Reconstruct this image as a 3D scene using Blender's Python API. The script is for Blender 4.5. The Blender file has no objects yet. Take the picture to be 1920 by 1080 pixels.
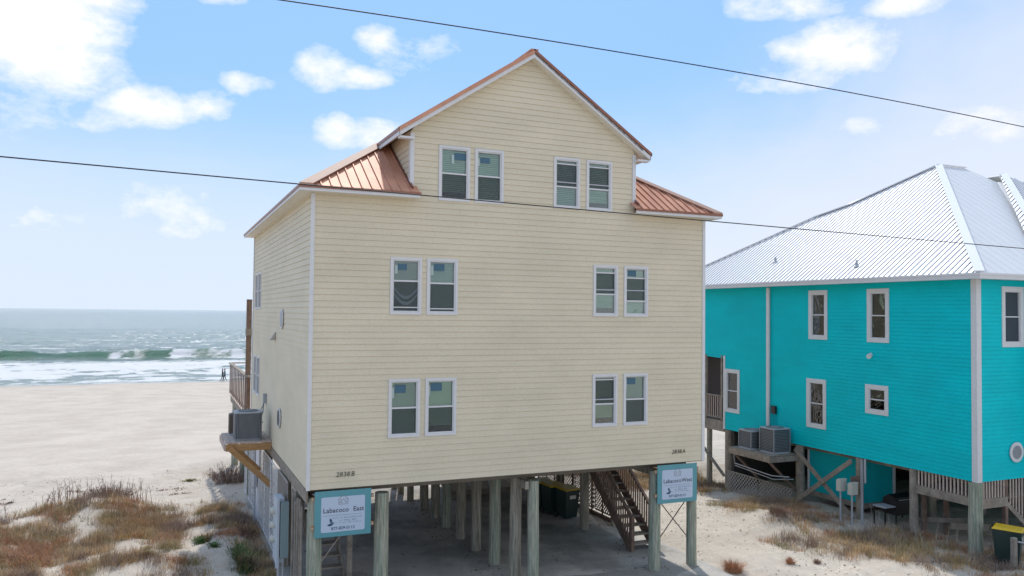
import bpy, math, random
import numpy as np
from mathutils import Vector, Matrix
random.seed(7); rng=np.random.default_rng(7)
S=bpy.context.scene; COL=S.collection; D=bpy.data
# ------------------------------------------------------------ camera
cam=D.cameras.new('camera'); co=D.objects.new('camera',cam); COL.objects.link(co)
r=Vector((0.91728,-0.39809,0.01078)); u=Vector((-0.02229,-0.02431,0.99946)); fw=Vector((0.39761,0.91702,0.03117))
M=Matrix((r,u,-fw)).transposed().to_4x4(); M.translation=Vector((-3.064,-18.444,6.891)); co.matrix_world=M
cam.sensor_width=36; cam.lens=1509.2/1920*36; cam.clip_start=.1; cam.clip_end=60000; S.camera=co
# ------------------------------------------------------------ light
SUN_AZ,SUN_EL=17,52
S.view_settings.view_transform='Standard'; S.view_settings.look='None'; S.view_settings.gamma=1
S.view_settings.exposure=.47; S.view_settings.use_curve_mapping=False
sun=D.lights.new('sun','SUN'); sun.energy=2.1; sun.angle=math.radians(1.6); sun.color=(1,.955,.88)
so=D.objects.new('sun',sun); COL.objects.link(so)
sd=Vector((math.sin(math.radians(SUN_AZ))*math.cos(math.radians(SUN_EL)),math.cos(math.radians(SUN_AZ))*math.cos(math.radians(SUN_EL)),math.sin(math.radians(SUN_EL))))
so.rotation_euler=sd.to_track_quat('Z','Y').to_euler()
W=D.worlds.new('World'); S.world=W; W.use_nodes=True; wt=W.node_tree; wt.nodes.clear()
def wn(t,**k):
    n=wt.nodes.new(t)
    for a,b in k.items(): setattr(n,a,b)
    return n
def wm(op,a,b=None,c=None,clamp=False):
    n=wn('ShaderNodeMath',operation=op,use_clamp=clamp)
    for i,v in enumerate((a,b,c)):
        if v is None: continue
        if isinstance(v,(int,float)): n.inputs[i].default_value=v
        else: wt.links.new(v,n.inputs[i])
    return n.outputs[0]
def wmix(f,a,b):
    n=wn('ShaderNodeMix',data_type='RGBA')
    for i,v in ((0,f),(6,a),(7,b)):
        if isinstance(v,(int,float)): n.inputs[i].default_value=v
        elif isinstance(v,tuple): n.inputs[i].default_value=(*v,1)
        else: wt.links.new(v,n.inputs[i])
    return n.outputs[2]
sky=wn('ShaderNodeTexSky',sky_type='NISHITA',sun_disc=False,sun_elevation=math.radians(SUN_EL),sun_rotation=math.radians(SUN_AZ),altitude=0,air_density=1.0,dust_density=.6,ozone_density=1.6)
tc=wn('ShaderNodeTexCoord'); sep=wn('ShaderNodeSeparateXYZ'); wt.links.new(tc.outputs['Generated'],sep.inputs[0])
el=wm('MULTIPLY',wm('ARCSINE',sep.outputs[2]),57.2958); az=wm('MULTIPLY',wm('ARCTAN2',sep.outputs[0],sep.outputs[1]),57.2958)
def wnoise(scale,detail,rough,dist=0):
    n=wn('ShaderNodeTexNoise'); n.inputs['Scale'].default_value=scale; n.inputs['Detail'].default_value=detail; n.inputs['Roughness'].default_value=rough; n.inputs['Distortion'].default_value=dist
    m=wn('ShaderNodeMapping'); m.inputs['Scale'].default_value=(1,1,1.7); wt.links.new(tc.outputs['Generated'],m.inputs[0]); wt.links.new(m.outputs[0],n.inputs[0]); return n.outputs[0]
n1=wnoise(7,10,.6,.3); n2=wnoise(19,9,.62,.1); n3=wnoise(3.2,8,.6,.3)
# (azimuth, elevation, half width, half height in degrees, density) of each cloud
CL=[(-10.2,17.8,8.0,5.6,2.0),(-7.4,14.9,5.6,2.6,1.6),(-9,11.9,3.2,1.7,.75),(-1.6,13.0,3.1,1.35,1.0),(-3.9,11.9,1.2,.7,.5),(2.4,13.6,1.6,.8,.45),(5.2,15.0,1.7,.8,.95),(10.0,16.6,2.0,1.5,1.0),(12.0,16.0,2.3,.8,.75),
    (13.8,18.5,1.5,1.0,.6),(11.0,12.4,1.9,1.0,.9),(13.7,12.3,2.7,1.0,.75),(45.0,17.2,3.9,1.7,1.2),(42.6,15.8,3.4,1.1,.8),(41.8,20.4,4.2,1.1,1.0),(50,19.6,2.4,.8,.8),(.4,6.4,2.4,1.4,.5),(-6.6,5.5,1.8,.7,.4),(3.2,20.6,1.6,.7,.6),(54.5,11.8,3.2,.9,.6),(47,12.2,1.2,.6,.5),
    (16,17.8,2.6,1.0,.35)]
cloud=None
for a,e,ra,re,s in CL:
    da=wm('DIVIDE',wm('SUBTRACT',az,a),ra); de=wm('DIVIDE',wm('SUBTRACT',el,e),re)
    d2=wm('ADD',wm('MULTIPLY',da,da),wm('MULTIPLY',de,de))
    b=wm('MULTIPLY',wm('SUBTRACT',1.0,d2,clamp=False),s); b=wm('MAXIMUM',b,-1.0)
    cloud=b if cloud is None else wm('MAXIMUM',cloud,b)
nn=wm('ADD',wm('MULTIPLY',wm('SUBTRACT',n1,.5),3.4),wm('MULTIPLY',wm('SUBTRACT',n2,.5),3.4))
dens=wm('SMOOTH_MIN',wm('MAXIMUM',wm('MULTIPLY',wm('ADD',wm('ADD',cloud,nn),.18),.58),0.0),1.0,.3)
dens=wm('MULTIPLY',dens,wm('GREATER_THAN',cloud,-.95),clamp=True)
# unseen broken cloud added outside the view, thickened for whiter fill light
mr=wn('ShaderNodeMapRange',clamp=True); wt.links.new(n3,mr.inputs[0]); mr.inputs[1].default_value=.44; mr.inputs[2].default_value=.66
inview=wm('MULTIPLY',wm('LESS_THAN',wm('ABSOLUTE',wm('SUBTRACT',az,22.0)),38.0),wm('LESS_THAN',el,24.0))
fill_cloud=wm('MULTIPLY',wm('MULTIPLY',mr.outputs[0],.8),wm('SUBTRACT',1.0,inview))
dens=wm('MAXIMUM',dens,fill_cloud)
# haze towards the horizon, thicker to the right
hz=wn('ShaderNodeMapRange',clamp=True,interpolation_type='SMOOTHERSTEP'); wt.links.new(wm('ADD',el,wm('MULTIPLY',wm('SUBTRACT',n3,.5),7)),hz.inputs[0]); hz.inputs[1].default_value=19; hz.inputs[2].default_value=0; hz.inputs[3].default_value=0; hz.inputs[4].default_value=.96
rt=wn('ShaderNodeMapRange',clamp=True,interpolation_type='SMOOTHERSTEP'); wt.links.new(wm('ADD',wm('SUBTRACT',az,wm('MULTIPLY',el,1.3)),wm('MULTIPLY',wm('SUBTRACT',n1,.5),18)),rt.inputs[0]); rt.inputs[1].default_value=8; rt.inputs[2].default_value=45; rt.inputs[4].default_value=.75
skyc=wn('ShaderNodeVectorMath',operation='MULTIPLY'); wt.links.new(sky.outputs[0],skyc.inputs[0]); skyc.inputs[1].default_value=(.15,.17,.21)
blue=wmix(.86,skyc.outputs[0],(.215,.395,.665))
c0=wmix(hz.outputs[0],blue,(.55,.625,.73))
c1=wmix(rt.outputs[0],c0,(.61,.64,.705))
c2=wmix(dens,c1,(.86,.83,.84))
lp=wn('ShaderNodeBackground'); wt.links.new(c2,lp.inputs[0]); lp.inputs[1].default_value=1.0
wo=wn('ShaderNodeOutputWorld'); wt.links.new(lp.outputs[0],wo.inputs[0])

# ------------------------------------------------------------ materials
def mat(name,col,rough=.7,metal=0,var=.0,vs=3,vstretch=(1,1,1),bump=0,bs=20,col2=None,spec=.5,thr=(.4,.65),fine=0,fs=60):
    m=D.materials.new(name); m.use_nodes=True; t=m.node_tree; b=t.nodes['Principled BSDF']
    b.inputs['Base Color'].default_value=(*col,1); b.inputs['Roughness'].default_value=rough; b.inputs['Metallic'].default_value=metal; b.inputs['Specular IOR Level'].default_value=spec
    g=t.nodes.new('ShaderNodeNewGeometry'); mp=t.nodes.new('ShaderNodeMapping'); mp.inputs['Scale'].default_value=vstretch; t.links.new(g.outputs['Position'],mp.inputs[0])
    def noise(sc,det=6,ro=.6):
        n=t.nodes.new('ShaderNodeTexNoise'); n.inputs['Scale'].default_value=sc; n.inputs['Detail'].default_value=det; n.inputs['Roughness'].default_value=ro; t.links.new(mp.outputs[0],n.inputs[0]); return n.outputs[0]
    cur=None
    if col2:
        mr=t.nodes.new('ShaderNodeMapRange'); mr.inputs[1].default_value=thr[0]; mr.inputs[2].default_value=thr[1]; t.links.new(noise(vs),mr.inputs[0])
        mx=t.nodes.new('ShaderNodeMix'); mx.data_type='RGBA'; mx.inputs[6].default_value=(*col,1); mx.inputs[7].default_value=(*col2,1); t.links.new(mr.outputs[0],mx.inputs[0]); cur=mx.outputs[2]
    for amp,sc in ((var,vs*1.7),(fine,fs)):
        if amp:
            mr=t.nodes.new('ShaderNodeMapRange'); mr.inputs[1].default_value=.25; mr.inputs[2].default_value=.75; mr.inputs[3].default_value=1-amp; mr.inputs[4].default_value=1+amp; t.links.new(noise(sc),mr.inputs[0])
            mx=t.nodes.new('ShaderNodeVectorMath'); mx.operation='SCALE'; t.links.new(mr.outputs[0],mx.inputs[3])
            if cur: t.links.new(cur,mx.inputs[0])
            else: mx.inputs[0].default_value=col
            cur=mx.outputs[0]
    if cur: t.links.new(cur,b.inputs['Base Color'])
    if bump:
        bp=t.nodes.new('ShaderNodeBump'); bp.inputs['Strength'].default_value=1; bp.inputs['Distance'].default_value=bump; t.links.new(noise(bs),bp.inputs['Height']); t.links.new(bp.outputs[0],b.inputs['Normal'])
    return m
MT={}
MT['cream']=mat('cream_siding_paint',(.70,.615,.455),.6,var=.04,vs=.45,col2=(.645,.57,.42),spec=.3,fine=.07,fs=14,vstretch=(1,1,2.4),bump=.0015,bs=30)
MT['cream_back']=mat('cream_backing',(.40,.36,.27),.8)
MT['trim']=mat('white_trim_paint',(.66,.655,.65),.45,var=.05,vs=3)
MT['soffit']=mat('soffit_cream',(.76,.72,.62),.6,var=.04)
MT['copper']=mat('copper_roof_metal',(.62,.32,.21),.58,metal=.16,spec=.27,var=.12,vs=1.5,col2=(.53,.26,.17),fine=.05,fs=18,bump=.0015,bs=9)
MT['copper_pale']=mat('pale_copper_cap',(.44,.28,.21),.6,metal=.0,spec=.2,var=.06)
MT['copper_dark']=mat('copper_edge_metal',(.28,.13,.09),.42,metal=.6,var=.15)
MT['rust']=mat('rusty_drip_edge',(.16,.13,.11),.7,var=.4,vs=9,col2=(.45,.42,.4))
MT['turq']=mat('turquoise_siding_paint',(.0,.57,.61),.6,var=.06,vs=.5,col2=(.002,.52,.56),fine=.05,fs=9,vstretch=(1,1,2.2),spec=.12)
MT['turq_flat']=mat('turquoise_panel_paint',(.002,.46,.51),.6,var=.05,vs=1,spec=.15)
MT['white_metal']=mat('white_roof_metal',(.70,.71,.72),.38,var=.03,vs=1,spec=.5)
MT['white_cap']=mat('white_cap_metal',(.84,.84,.85),.45)
MT['seam']=mat('roof_seam_grey',(.70,.71,.72),.5)
MT['pile']=mat('treated_pile_wood',(.37,.36,.28),.9,var=.35,vs=2.2,vstretch=(7,7,.35),col2=(.23,.275,.205),thr=(.45,.6),fine=.5,fs=9,bump=.02,bs=8)
MT['pile_brown']=mat('weathered_pile_wood',(.36,.32,.25),.9,var=.35,vs=2.2,vstretch=(7,7,.35),col2=(.22,.21,.165),thr=(.45,.6),fine=.5,fs=9,bump=.02,bs=8)
MT['wood_grey']=mat('grey_weathered_wood',(.31,.265,.215),.9,var=.25,vs=4,vstretch=(1,1,1),col2=(.22,.185,.15),fine=.2,fs=30,bump=.004,bs=30)
MT['wood_brown']=mat('brown_stained_wood',(.22,.145,.11),.85,var=.25,vs=4,col2=(.15,.105,.08),fine=.15,fs=30,bump=.003)
MT['wood_new']=mat('new_pine_wood',(.46,.26,.11),.8,var=.15,vs=2,vstretch=(2,6,6),col2=(.40,.21,.08),fine=.12,fs=20)
MT['wood_pale']=mat('pale_deck_wood',(.54,.43,.36),.9,var=.15,vs=4,fine=.15)
MT['concrete']=mat('concrete_slab',(.47,.43,.38),.85,var=.2,vs=.42,col2=(.31,.285,.25),thr=(.46,.56),fine=.12,fs=7,bump=.002,bs=20)
MT['white_lat']=mat('white_lattice_paint',(.70,.70,.70),.6,var=.08)
MT['grey_lat']=mat('grey_lattice_wood',(.34,.31,.28),.85,var=.15)
MT['ac_grey']=mat('condenser_grey_paint',(.26,.275,.29),.45,metal=.2,var=.1,vs=5)
MT['ac_dark']=mat('condenser_dark_coil',(.075,.082,.092),.6)
MT['ac_light']=mat('condenser_light_trim',(.40,.42,.44),.5)
MT['ac_brown']=mat('brown_condenser_paint',(.13,.10,.08),.6,var=.15)
MT['bin']=mat('dark_green_bin_plastic',(.012,.035,.032),.4,var=.1)
MT['lid']=mat('yellow_lid_plastic',(.72,.46,.02),.45,var=.06,vs=5)
MT['rubber']=mat('black_rubber',(.02,.02,.02),.7)
MT['black']=mat('black_painted_metal',(.015,.015,.017),.4)
MT['teal']=mat('teal_sign_paint',(.10,.30,.335),.5,var=.05)
MT['signface']=mat('pale_sign_face',(.47,.55,.66),.4)
MT['ink']=mat('dark_sign_ink',(.04,.05,.08),.6)
MT['ink2']=mat('navy_sign_ink',(.03,.08,.14),.6)
MT['ink3']=mat('faint_sign_ink',(.22,.28,.36),.6)
MT['number']=mat('number_bronze',(.045,.04,.03),.5)
MT['cab']=mat('grey_blue_cabinet',(.22,.29,.30),.5,var=.06)
MT['cab_light']=mat('pale_cabinet_side',(.50,.55,.60),.5)
MT['pvc']=mat('grey_pvc',(.42,.43,.45),.5)
MT['boxwhite']=mat('utility_box_beige',(.55,.54,.47),.5)
MT['cable']=mat('cable_black',(.025,.028,.03),.6)
MT['wall_dark']=mat('underfloor_dark_wood',(.20,.17,.135),.9,var=.2)
MT['closet']=mat('closet_beige',(.42,.38,.32),.7,var=.05)
MT['yellowtag']=mat('yellow_post_cap',(.55,.42,.12),.6)
def glassmat():
    m=D.materials.new('window_glass'); m.use_nodes=True; t=m.node_tree; t.nodes.clear()
    o=t.nodes.new('ShaderNodeOutputMaterial'); mx=t.nodes.new('ShaderNodeMixShader'); tr=t.nodes.new('ShaderNodeBsdfTransparent'); gl=t.nodes.new('ShaderNodeBsdfGlossy'); fr=t.nodes.new('ShaderNodeFresnel')
    tr.inputs[0].default_value=(.80,.93,.88,1); gl.inputs['Roughness'].default_value=.02; fr.inputs[0].default_value=1.6
    n=t.nodes.new('ShaderNodeTexNoise'); n.inputs['Scale'].default_value=1.6; b=t.nodes.new('ShaderNodeBump'); b.inputs['Distance'].default_value=.02; g=t.nodes.new('ShaderNodeNewGeometry')
    t.links.new(g.outputs['Position'],n.inputs[0]); t.links.new(n.outputs[0],b.inputs['Height']); t.links.new(b.outputs[0],gl.inputs['Normal'])
    ad=t.nodes.new('ShaderNodeMath'); ad.operation='ADD'; ad.inputs[1].default_value=.06; t.links.new(fr.outputs[0],ad.inputs[0]); t.links.new(ad.outputs[0],mx.inputs[0])
    t.links.new(tr.outputs[0],mx.inputs[1]); t.links.new(gl.outputs[0],mx.inputs[2]); t.links.new(mx.outputs[0],o.inputs[0]); return m
MT['glass']=glassmat()
def screenmat():
    m=D.materials.new('insect_screen'); m.use_nodes=True; t=m.node_tree; b=t.nodes['Principled BSDF']; b.inputs['Base Color'].default_value=(.055,.065,.07,1); b.inputs['Roughness'].default_value=.7; b.inputs['Alpha'].default_value=.30
    return m
MT['screen']=screenmat()
MT['side_glass']=mat('dark_side_glass',(.05,.065,.08),.35,spec=.12)
MT['blind']=mat('blind_slat_vinyl',(.80,.90,.80),.6)
MT['blind_b']=mat('bluish_blind_vinyl',(.58,.70,.70),.6)
MT['blind_c']=mat('warm_blind_vinyl',(.60,.66,.55),.6)
MT['blind_dark']=mat('dim_interior_blind',(.34,.40,.42),.7)
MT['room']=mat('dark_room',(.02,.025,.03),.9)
MT['sticker']=mat('blue_sticker',(.05,.13,.19),.5)
MT['sticker_white']=mat('pale_sticker',(.42,.52,.50),.5)

# ------------------------------------------------------------ mesh helpers
class MB:
    def __init__(s): s.v=[]; s.f=[]
    def add(s,vs,fs):
        n=len(s.v); s.v+= [tuple(v) for v in vs]; s.f+=[tuple(i+n for i in f) for f in fs]; return s
    def box(s,x0,x1,y0,y1,z0,z1):
        return s.add([(x0,y0,z0),(x1,y0,z0),(x1,y1,z0),(x0,y1,z0),(x0,y0,z1),(x1,y0,z1),(x1,y1,z1),(x0,y1,z1)],[(0,3,2,1),(4,5,6,7),(0,1,5,4),(1,2,6,5),(2,3,7,6),(3,0,4,7)])
    def beam(s,a,b,w,h,up=(0,0,1)):
        a=Vector(a); b=Vector(b); d=(b-a).normalized(); upv=Vector(up)
        if abs(d.dot(upv))>.98: upv=Vector((1,0,0))
        x=d.cross(upv).normalized(); y=x.cross(d).normalized(); vs=[]
        for p in (a,b):
            for i,j in ((-1,-1),(1,-1),(1,1),(-1,1)): vs.append(p+x*(w/2*i)+y*(h/2*j))
        return s.add(vs,[(0,3,2,1),(4,5,6,7),(0,1,5,4),(1,2,6,5),(2,3,7,6),(3,0,4,7)])
    def tube(s,pts,rad,n=8,caps=True):
        pts=[Vector(p) for p in pts]; rs=rad if isinstance(rad,(list,tuple)) else [rad]*len(pts); base=len(s.v); 
        for i,p in enumerate(pts):
            d=(pts[min(i+1,len(pts)-1)]-pts[max(i-1,0)]).normalized(); up=Vector((0,0,1)) if abs(d.z)<.9 else Vector((1,0,0))
            x=d.cross(up).normalized(); y=x.cross(d).normalized()
            for k in range(n):
                a=2*math.pi*k/n; s.v.append(tuple(p+x*(rs[i]*math.cos(a))+y*(rs[i]*math.sin(a))))
        for i in range(len(pts)-1):
            for k in range(n):
                k2=(k+1)%n; s.f.append((base+i*n+k,base+i*n+k2,base+(i+1)*n+k2,base+(i+1)*n+k))
        if caps: s.f.append(tuple(base+k for k in range(n))[::-1]); s.f.append(tuple(base+(len(pts)-1)*n+k for k in range(n)))
        return s
    def prism(s,poly,off):   # poly: list of 3D points, off: extrusion vector
        n=len(poly); off=Vector(off); vs=[Vector(p) for p in poly]+[Vector(p)+off for p in poly]
        return s.add(vs,[tuple(range(n))[::-1],tuple(range(n,2*n))]+[(i,(i+1)%n,n+(i+1)%n,n+i) for i in range(n)])
    def mesh(s,name,m,smooth=False):
        me=D.meshes.new(name); me.from_pydata(s.v,[],s.f); me.materials.append(m); me.update()
        if smooth:
            me.polygons.foreach_set('use_smooth',[True]*len(me.polygons))
        return me
def ob(name,me,parent=None,loc=None,rot=None,kind=None):
    if isinstance(me,MB): raise 1
    o=D.objects.new(name,me); COL.objects.link(o)
    if parent: o.parent=parent
    if loc: o.location=loc
    if rot: o.rotation_euler=rot
    if kind: o['kind']=kind
    return o
def part(name,mb,m,parent,kind=None,smooth=False):
    m_=MT[m] if isinstance(m,str) else m
    return ob(name,mb.mesh(name,m_,smooth),parent,kind=kind)
def tag(o,label,cat,group=None):
    o['label']=label; o['category']=cat
    if group: o['group']=group
    return o
def thing(name,label,cat,loc=(0,0,0),group=None,rz=0):
    o=D.objects.new(name,None); COL.objects.link(o); o.location=loc; o.rotation_euler=(0,0,rz); return tag(o,label,cat,group)
def bevel(o,w=.01,seg=2):
    m=o.modifiers.new('bevel','BEVEL'); m.width=w; m.segments=seg; m.limit_method='ANGLE'; return o
def dup(root,loc=None,rz=None,label=None,group=None):
    rr=root.copy(); COL.objects.link(rr)
    if loc is not None: rr.location=loc
    if rz is not None: rr.rotation_euler=(0,0,rz)
    if label: rr['label']=label
    if group: rr['group']=group
    for ch in list(root.children):
        c=ch.copy(); COL.objects.link(c); c.parent=rr
        for g in ch.children:
            d=g.copy(); COL.objects.link(d); d.parent=c
    return rr
# value noise
def vnoise(x,y,seed=0):
    x=np.asarray(x,float); y=np.asarray(y,float); xi=np.floor(x).astype(np.int64); yi=np.floor(y).astype(np.int64); xf=x-xi; yf=y-yi
    def h(a,b):
        n=(a*374761393+b*668265263+seed*974711)&0xffffffff; n=((n^(n>>13))*1274126177)&0xffffffff; return ((n^(n>>16))&0xffff)/65535.
    ux=xf*xf*(3-2*xf); uy=yf*yf*(3-2*yf)
    return (h(xi,yi)*(1-ux)+h(xi+1,yi)*ux)*(1-uy)+(h(xi,yi+1)*(1-ux)+h(xi+1,yi+1)*ux)*uy
def fbm(x,y,o=4,seed=0,g=.5):
    s=0;a=1;t=0
    for i in range(o): s=s+a*vnoise(x*2**i,y*2**i,seed+i*17); t+=a; a*=g
    return s/t
def sstep(a,b,x): t=np.clip((x-a)/(b-a),0,1); return t*t*(3-2*t)
# ------------------------------------------------------------ terrain
def gh(x,y):
    x=np.asarray(x,float); y=np.asarray(y,float)
    z=np.interp(y,[-1000,15,24,40,70,101,115,140,500],[-.05,-.05,-.3,-1.1,-2.3,-2.99,-3.5,-4.6,-10])
    amp=np.clip((30-y)/10,0.05,1)*np.where(y>-40,1,.3)
    z=z+amp*((fbm(x*.35,y*.35,3,1)-.5)*.30+(fbm(x*1.6,y*1.6,3,5)-.5)*.14)
    z=z+.05*(fbm(x*.12,y*.25,3,9)-.5)*np.clip((y-20)/20,0,1)
    z=z+.75*np.exp(-(((x+5.0)/2.0)**2+((y-11.2)/2.2)**2))+.5*np.exp(-(((x+8.6)/2.2)**2+((y-8.4)/3)**2))+.25*np.exp(-(((x+3.2)/1.3)**2+((y-6)/2.5)**2))
    z=z+.3*np.exp(-(((x+1.1)/.9)**2+((y-8.5)/3)**2))
    z=z+.25*np.exp(-(((x-15.9)/1.2)**2+((y-3.3)/1.6)**2))+.15*np.exp(-(((x-16.6)/2)**2+((y+1.5)/1.6)**2))
    z=z-.42*np.exp(-(((x-17.8)/2.6)**4+((y-9.6)/3.2)**4))+.7*np.exp(-(((x-18.6)/2.6)**2+((y-16.5)/2.2)**2))
    z=z-.05*np.clip((fbm(x*2.4,y*2.4,2,15)-.62)*8,0,1)*np.clip((26-y)/6,0,1)
    # slab footprint kept below the concrete
    m=sstep(-.9,-.1,x)*(1-sstep(10.9,11.6,x))*sstep(-14,-13,y)*(1-sstep(13.2,14.5,y))
    z=z*(1-m)+(-.07)*m
    return z
def axis(fine0,fine1,step,far,k=1.18):
    a=list(np.arange(fine0,fine1+1e-6,step)); s=step; v=a[-1]
    while v<far: s*=k; v+=s; a.append(v)
    s=step; v=a[0]
    while v>-far: s*=k; v-=s; a.insert(0,v)
    return np.array(a)
xs=axis(-14,24,.14,900); ys=axis(-8,20,.14,400); ys=ys[ys<420]
X,Y=np.meshgrid(xs,ys); Z=gh(X,Y)
def grid_obj(name,X,Y,Z,m,smooth=True):
    ny,nx=X.shape; me=D.meshes.new(name); co=np.stack([X,Y,Z],-1).reshape(-1,3)
    i=np.arange((ny-1)*(nx-1)); rr=i//(nx-1); cc=i%(nx-1); a=rr*nx+cc; q=np.stack([a,a+1,a+nx+1,a+nx],-1)
    me.vertices.add(len(co)); me.vertices.foreach_set('co',co.ravel()); me.loops.add(q.size); me.loops.foreach_set('vertex_index',q.ravel()); me.polygons.add(len(q)); me.polygons.foreach_set('loop_start',np.arange(len(q))*4)
    me.update(calc_edges=True); me.polygons.foreach_set('use_smooth',np.ones(len(q),bool)); me.materials.append(m)
    o=D.objects.new(name,me); COL.objects.link(o); o['kind']='structure'; return o,me
def sandmat():
    m=mat('white_quartz_sand',(.56,.487,.405),.95,var=.06,vs=.35,col2=(.49,.42,.345),thr=(.4,.62),fine=.09,fs=4,bump=.07,bs=2.6)
    t=m.node_tree; b=t.nodes['Principled BSDF']; prev=b.inputs['Base Color'].links[0].from_socket
    g=t.nodes.new('ShaderNodeNewGeometry'); sp=t.nodes.new('ShaderNodeSeparateXYZ'); t.links.new(g.outputs['Position'],sp.inputs[0])
    # shell and gravel specks near the houses
    v=t.nodes.new('ShaderNodeTexVoronoi'); v.inputs['Scale'].default_value=9; t.links.new(g.outputs['Position'],v.inputs[0])
    hs=t.nodes.new('ShaderNodeSeparateColor'); t.links.new(v.outputs['Color'],hs.inputs[0])
    def M_(op,a,b_,cl=False):
        n=t.nodes.new('ShaderNodeMath'); n.operation=op; n.use_clamp=cl
        for i,q in enumerate((a,b_)):
            if isinstance(q,(int,float)): n.inputs[i].default_value=q
            else: t.links.new(q,n.inputs[i])
        return n.outputs[0]
    near=M_('LESS_THAN',v.outputs['Distance'],.30)
    dark=M_('MULTIPLY',near,M_('GREATER_THAN',hs.outputs[0],.78)); lite=M_('MULTIPLY',near,M_('LESS_THAN',hs.outputs[0],.22))
    nz=t.nodes.new('ShaderNodeTexNoise'); nz.inputs['Scale'].default_value=.6; t.links.new(g.outputs['Position'],nz.inputs[0])
    rgn=t.nodes.new('ShaderNodeMapRange'); rgn.inputs[1].default_value=26; rgn.inputs[2].default_value=12; t.links.new(sp.outputs[1],rgn.inputs[0])
    k=M_('MULTIPLY',rgn.outputs[0],M_('MULTIPLY',M_('SUBTRACT',nz.outputs[0],.36),3.2,True))
    def mixc(f,a,c):
        n=t.nodes.new('ShaderNodeMix'); n.data_type='RGBA'; t.links.new(f,n.inputs[0]); t.links.new(a,n.inputs[6]); n.inputs[7].default_value=(*c,1); return n.outputs[2]
    c=mixc(M_('MULTIPLY',dark,M_('MULTIPLY',k,.6)),prev,(.16,.13,.10)); c=mixc(M_('MULTIPLY',lite,M_('MULTIPLY',k,.5)),c,(.8,.78,.74))
    # smooth pale beach; wet strip at the waterline
    wet=t.nodes.new('ShaderNodeMapRange'); wet.interpolation_type='SMOOTHSTEP'; wet.inputs[1].default_value=-2.86; wet.inputs[2].default_value=-3.02; t.links.new(sp.outputs[2],wet.inputs[0])
    c=mixc(M_('MULTIPLY',wet.outputs[0],.8),c,(.27,.25,.22)); t.links.new(c,b.inputs['Base Color'])
    rr=t.nodes.new('ShaderNodeMapRange'); rr.inputs[3].default_value=.95; rr.inputs[4].default_value=.35; t.links.new(wet.outputs[0],rr.inputs[0]); t.links.new(rr.outputs[0],b.inputs['Roughness'])
    return m
MT['sand']=sandmat()
grid_obj('sand_ground',X,Y,Z,MT['sand'])
# ------------------------------------------------------------ sea
sx=axis(-75,45,.5,22000,1.25); sy=np.concatenate([np.arange(96,215,.35),np.arange(215,420,1.6)]); v=420;st=3
yy=[]; 
while v<24000: yy.append(v); v+=st; st*=1.12
sy=np.concatenate([sy,yy]); X,Y=np.meshgrid(sx,sy)
yc=168+3*(fbm(X*.03,X*0,2,3)-.5)*2+2*np.sin(X*.02)
dy=Y-yc
A=1.75*sstep(-90,-70,X)*(1-sstep(60,90,X))*(.12+1.25*fbm(X*.085,X*0+3,3,21))
prof=np.where(dy<0,np.exp(-(dy/1.7)**2),np.exp(-(dy/7.)**2))
Z=-3+A*prof-.25*np.exp(-((dy+6)/4)**2)
sw=(fbm(X*.10,Y*.38,4,31)-.5)*.55*np.clip((Y-101)/30,0.03,1)+(fbm(X*.5,Y*1.0,3,41)-.5)*.16*np.clip((Y-101)/15,.1,1)
Z=Z+sw*np.clip(1-(Y-250)/400,.0,1)
foam_glint=np.zeros_like(X)
b1=fbm(X*.10+.3*fbm(Y*.1,X*.05,2,52),Y*.17,4,51,.6); b2=fbm(X*.42,Y*.42,4,61,.65)
surf=sstep(101.5,104,Y)*(1-sstep(138,163,Y))
foam_glint=np.maximum(foam_glint,surf*np.clip((b1*.5+b2*.5-.425+.10*sstep(106,122,Y)*(1-sstep(148,163,Y)))*7,0,1))
# lip and broken parts of the breaker
def bump_(c,w): return np.exp(-((X-c+1.6*(b2-.5)*6)/w)**2)
brk=np.clip(bump_(-9,3.4)+bump_(1.2,2.6)*.9+bump_(13,6.5)+bump_(-52,9)+bump_(32,8)+.9*bump_(-27,1.0)*0,0,1)
foam_glint=np.maximum(foam_glint,brk*np.exp(-((dy+1.0+3*(b1-.5))/(2.2+3*b2))**2)*np.clip((b2*.6+b1*.4-.3)*4,0,1.2))
foam_glint=np.maximum(foam_glint,np.exp(-((dy-.2)/.7)**2)*np.clip((b2-.45)*6,0,1)*.8)
foam_glint=np.maximum(foam_glint,np.clip((fbm(X*.035,Y*.22,5,71,.62)-.62)*9,0,1)*(1-sstep(240,330,Y))*sstep(172,190,Y)*.75)
right=sstep(-5,20,X)*np.exp(-((Y-262)/7)**2)+sstep(5,25,X)*np.exp(-((Y-225)/5)**2)
foam_glint=np.maximum(foam_glint,right*np.clip((b1-.38)*4,0,.7))
edge=np.exp(-((Y-101.6-1.2*(fbm(X*.08,X*0,3,81)-.5)*2)/.8)**2); foam_glint=np.maximum(foam_glint,edge*.8*np.clip(b2*1.8,0,1))
glint_specks=np.clip((fbm(X*.55,Y*.28,3,91,.7)-.60)*9,0,1)*sstep(171,180,Y)*(1-sstep(330,520,Y)); foam_glint=np.maximum(foam_glint,glint_specks*(.35+.5*sstep(-40,0,X)))  # fine white specks painted in with the foam to imitate sun glitter
green=np.clip(A/1.3,0,1)*np.exp(-((dy+1.2)/1.9)**2)*(1-np.clip(foam_glint,0,1))
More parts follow.
